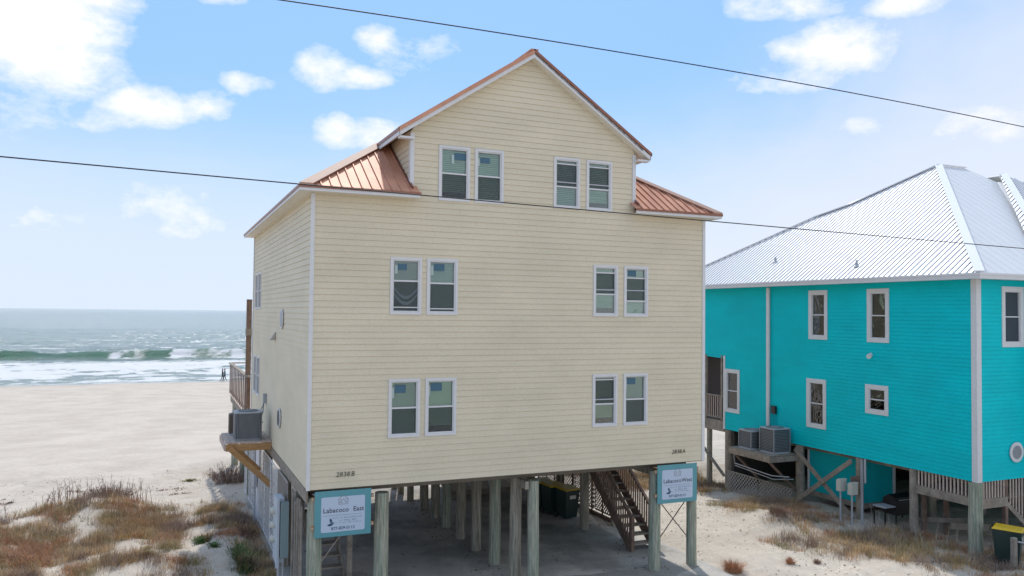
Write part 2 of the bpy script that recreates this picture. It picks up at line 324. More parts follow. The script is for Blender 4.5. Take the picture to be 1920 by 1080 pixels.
def seamat():
    m=D.materials.new('sea_water'); m.use_nodes=True; t=m.node_tree; b=t.nodes['Principled BSDF']; L=t.links
    at=t.nodes.new('ShaderNodeAttribute'); at.attribute_name='foam_glint'; ag=t.nodes.new('ShaderNodeAttribute'); ag.attribute_name='green'
    g=t.nodes.new('ShaderNodeNewGeometry'); mp=t.nodes.new('ShaderNodeMapping'); mp.inputs['Scale'].default_value=(.8,1.5,1); L.new(g.outputs['Position'],mp.inputs[0])
    n=t.nodes.new('ShaderNodeTexNoise'); n.inputs['Scale'].default_value=1.3; n.inputs['Detail'].default_value=8; n.inputs['Roughness'].default_value=.68; L.new(mp.outputs[0],n.inputs[0])
    mr=t.nodes.new('ShaderNodeMath'); mr.operation='MULTIPLY_ADD'; L.new(n.outputs[0],mr.inputs[0]); mr.inputs[1].default_value=2.2; mr.inputs[2].default_value=-1.1
    ad=t.nodes.new('ShaderNodeMath'); ad.operation='ADD'; L.new(at.outputs['Fac'],ad.inputs[0]); L.new(mr.outputs[0],ad.inputs[1])
    mu=t.nodes.new('ShaderNodeMath'); mu.operation='MULTIPLY'; L.new(ad.outputs[0],mu.inputs[0]); L.new(at.outputs['Fac'],mu.inputs[1])
    fa=t.nodes.new('ShaderNodeMapRange'); fa.inputs[1].default_value=.06; fa.inputs[2].default_value=.62; L.new(mu.outputs[0],fa.inputs[0])
    c1=t.nodes.new('ShaderNodeMix'); c1.data_type='RGBA'; c1.inputs[6].default_value=(.12,.185,.155,1); c1.inputs[7].default_value=(.055,.16,.09,1); L.new(ag.outputs['Fac'],c1.inputs[0])
    # turbid shallow water close in
    sp=t.nodes.new('ShaderNodeSeparateXYZ'); L.new(g.outputs['Position'],sp.inputs[0]); sh=t.nodes.new('ShaderNodeMapRange'); sh.inputs[1].default_value=165; sh.inputs[2].default_value=104; L.new(sp.outputs[1],sh.inputs[0])
    c3=t.nodes.new('ShaderNodeMix'); c3.data_type='RGBA'; L.new(sh.outputs[0],c3.inputs[0]); L.new(c1.outputs[2],c3.inputs[6]); c3.inputs[7].default_value=(.22,.28,.25,1)
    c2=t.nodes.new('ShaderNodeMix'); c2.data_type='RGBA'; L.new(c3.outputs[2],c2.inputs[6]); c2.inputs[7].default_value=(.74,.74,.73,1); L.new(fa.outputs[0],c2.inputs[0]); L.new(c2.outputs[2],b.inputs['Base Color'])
    ro=t.nodes.new('ShaderNodeMapRange'); ro.inputs[3].default_value=.09; ro.inputs[4].default_value=.9; L.new(fa.outputs[0],ro.inputs[0]); L.new(ro.outputs[0],b.inputs['Roughness'])
    b.inputs['IOR'].default_value=1.33
    m2=t.nodes.new('ShaderNodeMapping'); m2.inputs['Scale'].default_value=(.35,.9,1); L.new(g.outputs['Position'],m2.inputs[0])
    n2=t.nodes.new('ShaderNodeTexNoise'); n2.inputs['Scale'].default_value=.8; n2.inputs['Detail'].default_value=10; n2.inputs['Roughness'].default_value=.66; L.new(m2.outputs[0],n2.inputs[0])
    bp=t.nodes.new('ShaderNodeBump'); bp.inputs['Distance'].default_value=.85; bp.inputs['Strength'].default_value=1; L.new(n2.outputs[0],bp.inputs['Height']); L.new(bp.outputs[0],b.inputs['Normal'])
    return m
sea,me=grid_obj('sea',X,Y,Z,seamat())
for nm,arr in (('foam_glint',foam_glint),('green',green)):
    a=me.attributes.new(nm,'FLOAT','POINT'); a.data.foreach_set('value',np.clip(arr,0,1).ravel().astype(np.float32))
# ------------------------------------------------------------ concrete slab
mb=MB(); mb.box(-.15,10.85,-9,13.2,-.13,0); slab=part('concrete_slab',mb,'concrete',None,kind='structure')
mb=MB(); mb.box(10.85,11.0,-9,13.2,-.16,-.02); part('slab_kerb',mb,mat('pale_kerb',(.42,.40,.37),.9,var=.1),None,kind='structure')

pp=[]
for k in range(40):
    a=2*math.pi*k/40; rr0=1+.22*math.sin(3*a+1)+.10*math.sin(7*a)+.05*math.sin(13*a); pp.append((7.2+2.6*rr0*math.cos(a),-.2+.85*rr0*math.sin(a),.001))
mb=MB(); mb.prism(pp,(0,0,.003)); part('damp_patch',mb,mat('damp_concrete',(.27,.25,.22),.7,var=.12,vs=1.5),None,kind='structure')
# ------------------------------------------------------------ generic builders
def intervals(a,b,cuts):
    out=[(a,b)]
    for c0,c1 in cuts:
        n=[]
        for p,q in out:
            if c1<=p or c0>=q: n.append((p,q))
            else:
                if c0>p: n.append((p,c0))
                if c1<q: n.append((c1,q))
        out=n
    return [(p,q) for p,q in out if q-p>.02]
def wall_backing(mb,T,u0,u1,z0,z1,holes,th=.12,off=.0):
    """grid of boxes in wall coords; T maps (u,n,z)->world ; n<0 is into the wall"""
    us=sorted({u0,u1,*[h for o in holes for h in o[:2] if u0<h<u1]}); zs=sorted({z0,z1,*[h for o in holes for h in o[2:4] if z0<h<z1]})
    for i in range(len(us)-1):
        for j in range(len(zs)-1):
            cu=(us[i]+us[i+1])/2; cz=(zs[j]+zs[j+1])/2
            if any(h[0]<cu<h[1] and h[2]<cz<h[3] for h in holes): continue
            a=[T(us[i+k],n,zs[j+l]) for k in (0,1) for n in (-th-off,-off) for l in (0,1)]
            mb.add(a,[(0,1,3,2),(4,6,7,5),(0,4,5,1),(2,3,7,6),(0,2,6,4),(1,5,7,3)])
def board(T,u00,u01,u10,u11,z0,z1,proud=.017,top=.004):
    mb=MB(); vs=[T(u00,-.004,z0),T(u01,-.004,z0),T(u11,-.004,z1),T(u10,-.004,z1),T(u00,proud,z0),T(u01,proud,z0),T(u11,top,z1),T(u10,top,z1)]
    return mb.add(vs,[(0,1,2,3),(4,7,6,5),(0,4,5,1),(1,5,6,2),(2,6,7,3),(3,7,4,0)])
def siding(T,wall,m,z0,z1,dz,ulo,uhi,holes,maxlen=4,seed=0,joined=False,name='siding_board'):
    R=random.Random(seed); n=int(round((z1-z0)/dz)); dz=(z1-z0)/n; J=MB(); cnt=0
    for k in range(n):
        a=z0+k*dz; b=a+dz-.003; lo0,lo1,hi0,hi1=ulo(a),ulo(b),uhi(a),uhi(b)
        if hi1-lo1<.05: continue
        cuts=[(h[0],h[1]) for h in holes if h[2]<b-.02 and h[3]>a+.02]
        segs=intervals(min(lo0,lo1),max(hi0,hi1),cuts); 
        for h in holes:
            for c,d in ((a,min(b,h[2])),(max(a,h[3]),b)):
                if h[2]<b-.02 and h[3]>a+.02 and .008<d-c<dz-.01:
                    t0=(c-a)/dz; bd=board(T,h[0],h[1],h[0],h[1],c,d,.017-.013*t0,.017-.013*(d-a)/dz)
                    if joined: J.add(bd.v,bd.f)
                    else: part(name,bd,m,wall)
        for p,q in segs:
            js=[p]
            if q-p>maxlen*1.15 and not joined:
                x=p+R.uniform(.35,1)*maxlen
                while x<q-.8: js.append(x); x+=maxlen
            js.append(q)
            for i in range(len(js)-1):
                s,e=js[i],js[i+1]; s2=s;e2=e
                s_b=max(s,lo0) if i==0 and s==min(lo0,lo1) else s+(.0015 if i else 0); 
                A0=lo0 if (i==0 and p<=min(lo0,lo1)+1e-6) else s+(.0008 if i else 0); A1=lo1 if (i==0 and p<=min(lo0,lo1)+1e-6) else A0
                B0=hi0 if (i==len(js)-2 and q>=max(hi0,hi1)-1e-6) else e-.0008; B1=hi1 if (i==len(js)-2 and q>=max(hi0,hi1)-1e-6) else B0
                if B1-A1<.01: continue
                j=R.uniform(-.0005,.0005); bd=board(T,A0,B0,A1,B1,a,b,.017+j,.004+j*.5)
                if joined: J.add(bd.v,bd.f)
                else: part(name,bd,m,wall); cnt+=1
    if joined: part(name+'s',J,m,wall,kind='stuff')
    return cnt
def frame_rect(mb,T,u0,u1,z0,z1,w,n0,n1):
    for a,b,c,d in ((u0,u1,z0,z0+w),(u0,u1,z1-w,z1),(u0,u0+w,z0+w,z1-w),(u1-w,u1,z0+w,z1-w)): tbox(mb,T,a,b,n0,n1,c,d)
def tbox(mb,T,u0,u1,n0,n1,z0,z1):
    a=[T(u,n,z) for u in (u0,u1) for n in (n0,n1) for z in (z0,z1)]
    mb.add(a,[(0,1,3,2),(4,6,7,5),(0,4,5,1),(2,3,7,6),(0,2,6,4),(1,5,7,3)])
def window(T,house,u0,u1,z0,z1,trim=.06,style=0,split=.5,blind='blind',lowscreen=True,gap_top=0,extra=(),sticker=None,label=None,sag=False,name='window',gm='glass'):
    """double hung window; frame is the part; panes, rails, blinds are sub-parts"""
    fr=MB(); frame_rect(fr,T,u0,u1,z0,z1,trim,-.01,.036)
    i0,i1,j0,j1=u0+trim,u1-trim,z0+trim,z1-trim
    frame_rect(fr,T,i0,i1,j0,j1,.028,-.09,.014)
    F=part(name,fr,'trim',house)
    if label: F['label']=label
    a,b,c,d=i0+.028,i1-.028,j0+.028,j1-.028; zm=c+(d-c)*split
    g=MB(); tbox(g,T,a,b,-.045,-.04,zm,d); part('upper_pane',g,gm,F)
    g=MB(); tbox(g,T,a,b,-.03,-.025,c,zm); part('lower_pane',g,gm,F)
    g=MB(); tbox(g,T,a,b,-.05,.006,zm-.018,zm+.018)
    part('sash_rail',g,'trim',F)
    for e in extra:
        g=MB(); z=c+(d-c)*e[0]; tbox(g,T,a,b,-.05,.0,z-e[1],z+e[1]); part('sash_rail',g,e[2],F)
    if lowscreen:
        z_a,z_b=(c,zm) if lowscreen==True else (c+(d-c)*lowscreen[0],c+(d-c)*lowscreen[1])
        g=MB(); tbox(g,T,a,b,-.016,-.014,z_a,z_b); part('insect_screen',g,'screen',F)
    if blind:
        g=MB(); n=int((d-c)/.045); rr=random.Random(int(u0*100+z0*10)); drop=rr.choice((0,0,0,1,3))
        for k in range(drop,n):
            z=c+(k+.5)*(d-c)/n; dzz=rr.uniform(-.003,.003)
            v=[T(a,-.085,z-.024+dzz),T(b,-.085,z-.024+dzz+rr.uniform(-.002,.002)),T(b,-.12,z+.022),T(a,-.12,z+.022)]
            g.add(v,[(0,1,2,3)])
        part('blind',g,blind,F)
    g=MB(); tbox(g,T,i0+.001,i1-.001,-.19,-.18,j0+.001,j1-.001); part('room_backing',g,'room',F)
    if sticker:
        g=MB(); su,sz,sw,sh=sticker; uu=a+(b-a)*su; zz=c+(d-c)*sz; tbox(g,T,uu,uu+sw,-.0395,-.037,zz-sh,zz); part('sticker',g,'sticker',F)
        g=MB(); tbox(g,T,uu-.07,uu-.01,-.0395,-.037,zz-sh*1.6,zz-sh*.3); part('sticker',g,'sticker_white',F)
    if sag:
        g=MB(); N=14
        for band in (.72,.52):
            for k in range(N):
                t0=k/N;t1=(k+1)/N; f=lambda t:(c+(zm-c)*band)-math.sin(t*math.pi)*(zm-c)*.33
                p0=a+(b-a)*t0;p1=a+(b-a)*t1; hgt=(zm-c)*.11
                g.add([T(p0,-.012,f(t0)),T(p1,-.012,f(t1)),T(p1,-.004,f(t1)+hgt),T(p0,-.004,f(t0)+hgt)],[(0,1,2,3)])
        part('sagging_screen_fold',g,mat('pale_sagging_screen',(.10,.13,.14),.6),F)
    return F
def clip(poly,a,lo=True,ax=0):
    out=[]
    for i in range(len(poly)):
        p,q=poly[i],poly[(i+1)%len(poly)]; ip=(p[ax]>=a) if lo else (p[ax]<=a); iq=(q[ax]>=a) if lo else (q[ax]<=a)
        if ip: out.append(p)
        if ip!=iq:
            t=(a-p[ax])/(q[ax]-p[ax]); out.append((p[0]+t*(q[0]-p[0]),p[1]+t*(q[1]-p[1])))
    return out
def roof_plane(P,e1,roof,m,width=.23,rib=(.022,.03),ribm=None,joined=True,name='roof_panel',th=.03,phase=0.0):
    P=[Vector(p) for p in P]; e1=Vector(e1).normalized(); n=None
    n=(P[1]-P[0]).cross(P[2]-P[0]).normalized()
    if n.z<0: n=-n
    e2=n.cross(e1).normalized(); 
    if e2.z<0: e2=-e2
    O=P[0]; q=[((p-O).dot(e1),(p-O).dot(e2)) for p in P]; a0=min(x[0] for x in q); a1=max(x[0] for x in q)
    J=MB(); R=MB(); k=a0-phase*width
    while k<a1:
        s=clip(clip(q,k,True),k+width,False)
        if len(s)>=3:
            area=abs(sum(s[i][0]*s[(i+1)%len(s)][1]-s[(i+1)%len(s)][0]*s[i][1] for i in range(len(s)))/2)
            if area>1e-4:
                pb=MB() if not joined else J
                pts=[O+e1*x+e2*y-n*th for x,y in s]; pb.prism(pts,n*th)
                # seam rib at the strip's start
                col=[y for x,y in s if abs(x-k)<1e-5]
                if len(col)>=2 and max(col)-min(col)>.05:
                    A=O+e1*(k+rib[0]/2+.001)+e2*min(col)+n*(rib[1]/2-.002); B=O+e1*(k+rib[0]/2+.001)+e2*max(col)+n*(rib[1]/2-.002); (R if ribm else pb).beam(A,B,rib[0],rib[1],up=n)
                if not joined: part(name,pb,m,roof)
        k+=width
    if joined: part(name+'s',J,m,roof,kind='stuff')
    if ribm: part('roof_seams',R,ribm,roof,kind='stuff')

# ============================================================ CREAM HOUSE
HW,HL,ZB,ZT=10.755,12.45,2.88,9.68; SL=.667; XR=HW/2
house=thing('beach_house','tall cream clapboard beach house on wooden piles with copper metal roof','house',(0,0,0))
TF=lambda u,n,z:(u,-n,z)               # front wall (faces -y)
TL=lambda u,n,z:(-n,u,z)               # left wall (faces -x)
TR=lambda u,n,z:(HW+n,u,z)
FW=[]  # front windows x0,x1,z0,z1
rows=[(6.83,8.18),(3.95,5.32)]
for z0,z1 in rows:
    for a,b in ((1.815,2.58),(2.71,3.49),(7.24,7.98),(8.17,8.92)): FW.append((a,b,z0,z1))
GW=[(2.97,3.77,9.59,10.93),(3.90,4.665,9.59,10.93),(6.06,6.82,9.59,10.92),(7.01,7.78,9.59,10.92)]
ALL=FW+GW
shr=lambda L:[(a+.02,b-.02,c+.02,d-.02) for a,b,c,d in L]
zr=lambda x:ZT+SL*(min(x,HW-x)+.35)-.16
# front wall backing
mb=MB(); wall_backing(mb,TF,0.0,HW,ZB,ZT,shr([w for w in ALL]),th=.14)
wall_backing(mb,TF,2.28,8.475,ZT,11.2,[h for h in shr(ALL)],th=.14)
mb.prism([(2.28,0,11.2),(8.475,0,11.2),(XR,0,zr(XR))],(0,.14,0))
front=part('front_wall',mb,'cream_back',house)
lo=lambda z:.0 if z<ZT-.02 else max(2.28,(z+.15-ZT)/SL-.35); hi=lambda z:HW-lo(z)
cnt=siding(TF,front,'cream',ZB,ZT,.1417,lambda z:.0,lambda z:HW,ALL,3.66,3)
cnt+=siding(TF,front,'cream',ZT,zr(XR)-.02,.1417,lambda z:max(2.28,(z+.15-ZT)/SL-.35),lambda z:HW-max(2.28,(z+.15-ZT)/SL-.35),GW,6.5,5)
# left wall
LWn=[(9.95,10.75,6.93,8.2),(10.95,11.75,6.93,8.2),(9.95,10.75,3.98,5.32),(10.95,11.75,3.98,5.32)]
mb=MB(); wall_backing(mb,TL,.14,HL,ZB,ZT,shr(LWn),th=.14); left=part('left_wall',mb,'cream_back',house)
cnt+=siding(TL,left,'cream',ZB,ZT-.02,.1417,lambda z:.0,lambda z:HL,LWn,20,8)
print('boards',cnt)
mb=MB(); wall_backing(mb,TR,.14,HL,ZB,ZT,[],th=.14); right=part('right_wall',mb,'cream_back',house)
siding(TR,right,'cream',ZB,ZT-.02,.1417,lambda z:.0,lambda z:HL,[],20,9,joined=True)
mb=MB(); mb.box(.14,HW-.14,HL-.14,HL,ZB,ZT); mb.prism([(2.28,HL-.14,ZT),(8.475,HL-.14,ZT),(8.475,HL-.14,11.2),(XR,HL-.14,zr(XR)),(2.28,HL-.14,11.2)],(0,.14,0)); part('rear_wall',mb,'cream',house)
# gable side walls above the lower roofs
for s,xg in ((-1,2.28),(1,8.475)):
    T=(lambda u,n,z,xg=xg,s=s:(xg+s*n,u,z)); mb=MB(); wall_backing(mb,T,.14,2.6,ZT,11.25,[],th=.14)
    gw=part('gable_side_wall',mb,'cream_back',house)
    siding(T,gw,'cream',ZT,11.22,.1417,lambda z:.0,lambda z:2.6,[],20,11,joined=True)
# floor / joists underside
mb=MB(); mb.box(.0,HW,.0,HL,ZB-.02,ZB+.1); part('floor_deck',mb,'wall_dark',house)
for y in np.arange(.6,HL,.61):
    mb=MB(); mb.box(.15,HW-.15,y-.02,y+.02,ZB-.22,ZB-.021); part('floor_joist',mb,'wall_dark',house)
for x in (.15,5.45,9.45,HW-.18):
    mb=MB(); mb.box(x-.05,x+.05,.1,HL-.05,ZB-.42,ZB-.225); part('floor_beam',mb,'pile_brown',house)
mb=MB(); mb.box(-.02,.02,.05,HL,ZB-.3,ZB-.021); part('rim_board',mb,'wood_grey',house)
# corner trims
def vtrim(p,x0,x1,y0,y1,z0,z1,m='trim'): 
    mb=MB(); mb.box(x0,x1,y0,y1,z0,z1); return part('corner_trim',mb,m,p)
vtrim(house,-.03,.05,-.03,-.002,ZB-.01,ZT-.12); vtrim(house,-.03,-.002,-.001,.05,ZB-.01,ZT-.12)
vtrim(house,HW-.06,HW+.03,-.03,-.002,ZB-.01,ZT-.12); vtrim(house,-.036,-.002,HL-.09,HL+.03,ZB-.01,ZT-.12)
vtrim(house,2.25,2.35,-.04,-.002,ZT+.05,11.16); vtrim(house,8.405,8.505,-.04,-.002,ZT+.05,11.16)
vtrim(house,2.244,2.279,-.0,.07,ZT+.2,11.14); vtrim(house,8.476,8.51,-.0,.07,ZT+.2,11.14)
# windows of the front
stk=(.10,.93,.24,.17)
cfg={0:dict(sticker=(.18,.95,.22,.15),sag=True,blind='blind_dark',split=.60,extra=((.07,.012,'trim'),)),1:dict(sticker=(.16,.97,.27,.17),split=.57,extra=((.05,.012,'trim'),)),
 2:dict(split=.42,lowscreen=(.42,.9),extra=((.9,.016,'trim'),(.52,.015,'ac_light'))),3:dict(split=.28,lowscreen=(.28,.8),blind='blind',extra=((.8,.014,'trim'),(.52,.014,'ac_light')),sticker=(.1,.98,.26,.16)),
 4:dict(sticker=(.12,.95,.27,.19)),5:dict(sticker=(.1,.97,.28,.19)),6:dict(split=.42,lowscreen=(.42,.95),extra=((.95,.014,'trim'),(.52,.015,'ac_light'))),7:dict(sticker=(.1,.97,.26,.17),lowscreen=True),
 8:dict(sticker=(.52,.95,.3,.17)),9:dict(sticker=(.12,.9,.26,.13),blind='blind'),10:dict(split=.42,lowscreen=(.42,.93),extra=((.93,.014,'trim'),(.52,.015,'ac_light'))),11:dict(split=.42,lowscreen=(.42,.92),blind='blind',extra=((.92,.014,'trim'),(.52,.015,'ac_light')))}
for i,w in enumerate(ALL):
    c_=dict(cfg[i]); c_.setdefault('blind',['blind','blind_c','blind_b'][(i*7+1)%3]); window(TF,house,*w,**c_)
for w in LWn: window(TL,house,*w,trim=.05,blind=None,lowscreen=False,gm='side_glass')
# two oval vents and a hood vent on the left wall
for y,z in ((4.5,6.66),(4.65,3.92)):
    mb=MB(); n=20; 
    ring=[(-.03,y+.26*math.cos(2*math.pi*k/n),z+.28*math.sin(2*math.pi*k/n)) for k in range(n)]; mb.prism(ring,(-.03,0,0)); o=part('oval_vent',mb,'trim',house)
    mb=MB(); ring=[(-.062,y+.2*math.cos(2*math.pi*k/n),z+.22*math.sin(2*math.pi*k/n)) for k in range(n)]; mb.prism(ring,(-.008,0,0)); part('vent_louvre',mb,'ac_light' if z>5 else 'ac_dark',o)
mb=MB(); mb.prism([(-.02,5.9,6.03),(-.16,5.9,6.03),(-.02,5.9,6.25)],(0,.22,0)); part('vent_hood',mb,'closet',house)
# electric conduit & disconnect on left wall
mb=MB(); mb.box(-.11,-.025,7.85,8.0,3.98,4.28); dbx=part('disconnect_box',mb,'ac_light',house)
mb=MB(); mb.tube([(-.09,7.93,4.0),(-.11,7.9,3.7),(-.22,7.75,3.35),(-.35,7.6,3.25)],.02,6); mb.tube([(-.07,7.88,4.0),(-.2,7.7,3.8),(-.28,7.5,3.6),(-.15,7.45,3.45),(-.3,7.4,3.3)],.014,6); part('conduit',mb,'ac_grey',dbx,smooth=True)
# roof
roof=MB(); OX=.35; OY=.25; yb=HL+.4
hx=1.92
zp=lambda x:ZT+SL*(x+OX)
def mx(p,s): return p if s<0 else (HW-p[0],p[1],p[2])
rf=thing_roof=D.objects.new('roof',None); 
# soffit sheets are the roof part itself
sf=MB()
for s in (-1,1):
    # lower eave soffits
    a=[mx((-OX+.02,-OX+.02,ZT-.10),s),mx((.0,-OX+.02,ZT-.10),s),mx((.0,yb-.02,ZT-.10),s),mx((-OX+.02,yb-.02,ZT-.10),s)]; sf.prism(a,(0,0,.02))
    a=[mx((.0,-OX+.02,ZT-.10),s),mx((2.30,-OX+.02,ZT-.10),s),mx((2.30,-.0,ZT-.10),s),mx((.0,-.0,ZT-.10),s)]; sf.prism(a,(0,0,.02))
    # gable eave underside (follows slope)
    a=[mx((hx+.01,-OY+.02,zp(hx)-.16),s),mx((XR,-OY+.02,zp(XR)-.16),s),mx((XR,0.0,zp(XR)-.16),s),mx((hx+.01,0.0,zp(hx)-.16),s)]; sf.prism(a,(0,0,.02))
    a=[mx((hx+.01,0.0,zp(hx)-.16),s),mx((2.6,0.0,zp(2.6)-.16),s),mx((2.6,2.3,zp(2.6)-.16),s),mx((hx+.01,2.3,zp(hx)-.16),s)]; sf.prism(a,(0,0,.02))
rfo=part('roof',sf,'soffit',house)
for s in (-1,1):
    e1=(0,1,0)
    roof_plane([mx((-OX,-OX,zp(-OX)),s),mx((hx,hx,zp(hx)),s),mx((hx,yb,zp(hx)),s),mx((-OX,yb,zp(-OX)),s)],e1,rfo,'copper',.23)
    roof_plane([mx((hx,-OY,zp(hx)),s),mx((XR,-OY,zp(XR)),s),mx((XR,yb,zp(XR)),s),mx((hx,yb,zp(hx)),s)],e1,rfo,'copper',.23)
    # hipped front piece, one panel per seam
    zf=lambda y:ZT+SL*(y+OX)
    P=[(-OX,-OX,zf(-OX)),(2.24,-OX,zf(-OX)),(2.24,2.24,zf(2.24)-.02)]
    if s<0: P=[Vector(p) for p in P]
    else: P=[Vector(mx(p,1)) for p in P]
    roof_plane(P,(1,0,0),rfo,'copper',.232,rib=(.025,.035),joined=False)
    # overhanging tail of the panels past the gable corner
    T=MB(); T.prism([mx((2.24,-OX,zf(-OX)),s),mx((2.42,-OX,zf(-OX)),s),mx((2.42,-.045,zf(-.045)),s),mx((2.24,-.045,zf(-.045)),s)],(0,0,-.03)); part('roof_panel',T,'copper',rfo)
    # hip cap, ridge side flashing
    hc=[mx((-OX-.01,-OX-.01,zf(-OX)+.01),s),mx((-OX+.30,-OX-.01,zf(-OX)+.01),s),mx((hx+.16,hx-.08,zf(hx-.08)+.01),s),mx((hx+.0,hx+.02,zf(hx+.02)+.01),s)]
    mb=MB(); mb.prism(hc,(0,0,.045)); part('hip_cap',mb,'copper_pale',rfo)
    mb=MB(); mb.beam(Vector(hc[1])+Vector((0,0,.03)),Vector(hc[2])+Vector((0,0,.03)),.03,.035); part('hip_cap_edge',mb,'copper_dark',rfo)
    mb=MB(); mb.beam(mx((2.265,-.2,zf(-.2)+.04),s),mx((2.265,2.2,zf(2.2)+.04),s),.05,.06); part('wall_flashing',mb,'copper_dark',rfo)
    # fascias
    F=MB(); xw=-OX if s<0 else HW+OX; F.box(min(xw,xw-s*.02),max(xw,xw-s*.02),-OX,yb,ZT-.115,ZT-.035)
    F.box(*(sorted((mx((-OX+.02,0,0),s)[0],mx((2.42,0,0),s)[0]))),-OX,-OX+.02,ZT-.115,ZT-.035); part('fascia',F,'trim',rfo)
    F=MB(); F.box(*sorted((mx((-OX-.02,0,0),s)[0],mx((2.44,0,0),s)[0])),-OX-.02,-OX-.002,ZT-.05,ZT+.012); F.box(*sorted((mx((-OX-.02,0,0),s)[0],mx((-OX-.002,0,0),s)[0])),-OX-.001,yb,ZT-.05,ZT+.012); part('drip_edge',F,'copper_dark',rfo)
    # rake
    A=Vector(mx((hx-.0,-OY,zp(hx)-.115),s)); B=Vector(mx((XR,-OY,zp(XR)-.115),s)); F=MB(); o1=Vector((0,.025,0)); h1=Vector((0,0,.12)); F.prism([A-h1*.55,B-h1*.55,B+h1*.4,A+h1*.4],o1); part('rake_board',F,'trim',rfo)
    A=Vector(mx((hx-.03,-OY-.02,zp(hx)-.02),s)); B=Vector(mx((XR,-OY-.02,zp(XR)),s)); F=MB(); hh=Vector((0,0,.075 if s<0 else .05)); F.prism([A-hh,B-hh,B+Vector((0,0,.035)),A+Vector((0,0,.035))],Vector((0,.018,0))); part('rake_drip_edge',F,'copper' if s<0 else 'copper_dark',rfo)
    if s>0:
        A=Vector(mx((hx+.25,-OY-.006,zp(hx+.25)-.075),s)); B=Vector(mx((XR,-OY-.006,zp(XR)-.075),s)); F=MB(); F.prism([A-Vector((0,0,.05)),B-Vector((0,0,.03)),B,A],Vector((0,.005,0))); part('rusted_edge',F,'rust',rfo)
    F=MB(); F.box(*sorted((mx((hx-.01,0,0),s)[0],mx((hx+.012,0,0),s)[0])),-OY,2.0,zp(hx)-.17,zp(hx)-.035); part('eave_board',F,'trim',rfo)
    F=MB(); F.box(*sorted((mx((hx-.028,0,0),s)[0],mx((hx-.012,0,0),s)[0])),-OY-.02,2.0,zp(hx)-.07,zp(hx)+.01); part('drip_edge',F,'copper_dark',rfo)
    # boxed return under the rake end
    F=MB(); F.box(*sorted((mx((hx+.02,0,0),s)[0],mx((2.30,0,0),s)[0])),-OY+.03,-.041,zp(hx)-.22,zp(hx)-.17); part('eave_return',F,'trim',rfo)
mb=MB(); mb.beam((XR,-OY-.02,zp(XR)+.015),(XR,yb,zp(XR)+.015),.2,.04); part('ridge_cap',mb,'copper',rfo)
# house numbers
def text(s_,size,T,u,z,m,parent,name='house_number',shear=0,ext=.004,n=.03,align='LEFT',off=0.0,spacing=1):
    c=D.curves.new('t','FONT'); c.body=s_; c.size=size; c.extrude=ext; c.shear=shear; c.align_x=align; c.resolution_u=3; c.offset=off; c.space_character=spacing
    o=D.objects.new('t',c); COL.objects.link(o); dg=bpy.context.evaluated_depsgraph_get(); me=D.meshes.new_from_object(o.evaluated_get(dg)); D.objects.remove(o)
    co=np.empty(len(me.vertices)*3); me.vertices.foreach_get('co',co); co=co.reshape(-1,3); out=np.array([T(u+a,n+c_,z+b) for a,b,c_ in co]); me.vertices.foreach_set('co',out.ravel()); me.materials.clear(); me.materials.append(MT[m]); me.update()
    return ob(name,me,parent)
for s_,u0,z0 in (('2838B',.62,3.135),('2838A',9.70,3.12)):
    for i,ch in enumerate(s_):
        text(ch,.155,TF,u0+i*.08+(.02 if i==4 else 0),z0,'number',house,shear=.18,off=-.002)
# piles of the cream house
def pile(parent,x,y,z0,z1,rad=.15,m='pile',seed=0):
    R=random.Random(seed); mb=MB(); pts=[]; rs=[]; n=7; lean=R.uniform(-.012,.012)
    for i in range(n):
        t=i/(n-1); pts.append((x+lean*t+R.uniform(-.006,.006),y+R.uniform(-.006,.006),z0+(z1-z0)*t)); rs.append(rad*(1.03-.07*t)*R.uniform(.985,1.015))
    mb.tube(pts,rs,14); return part('pile',mb,m,parent,smooth=False)
k=0
for x,y,m,rd in ((5.68,.2,'pile',.15),(5.42,.75,'pile_brown',.155),(5.47,2.25,'pile',.16),(5.45,3.62,'pile_brown',.145),(5.45,4.95,'pile_brown',.145),(5.45,6.3,'pile',.15),(5.5,7.6,'pile_brown',.15),(5.5,8.85,'pile_brown',.15),(5.4,10.2,'pile_brown',.12),(5.4,11.5,'pile_brown',.12),(5.38,12.35,'pile_brown',.12),
     (9.31,.2,'pile',.16),(10.52,.2,'pile',.14),(9.5,4.5,'pile_brown',.15),(9.5,8.6,'pile_brown',.15),(.2,.17,'pile',.17),(1.75,.2,'pile',.17),(.12,4.2,'pile_brown',.15),(.12,8.3,'pile_brown',.15),(.12,12.2,'pile_brown',.15),(10.5,12.2,'pile_brown',.14),(10.6,8.4,'pile_brown',.12),(7.4,12.2,'pile_brown',.14),(2.6,12.2,'pile_brown',.14),(1.75,12.2,'pile_brown',.14),(10.6,4.5,'pile_brown',.11)):
    k+=1; pile(house,x,y,-.1,ZB-.22,rd,m,k)
# beige storage room under the floor at the back
mb=MB(); mb.box(6.9,10.2,10.05,12.2,.25,ZB-.23); part('storage_room',mb,'closet',house)
mb=MB(); mb.box(6.88,10.22,10.0,10.049,.05,.24); part('storage_sill',mb,'wood_grey',house)
mb=MB()
for x in (7.6,8.4,9.2): mb.box(x,x+.05,10.02,10.045,.4,2.4)
part('storage_batten',mb,'trim',house)
# x-brace rods on the right
mb=MB(); mb.tube([(9.45,.24,.75),(10.42,.24,1.85)],.013,6); mb.tube([(9.45,.26,1.85),(10.42,.26,.75)],.013,6); part('brace_rod',mb,'rubber',house)
# pile bracket wood & dark boards behind left front pile
mb=MB()
for y,zz in ((.55,2.4),(.8,2.5),(1.15,2.45),(1.5,2.3),(1.95,2.5)): mb.box(-.04,-.01,y,y+.09,.0,zz)
part('weathered_board',mb,'wood_grey',house)
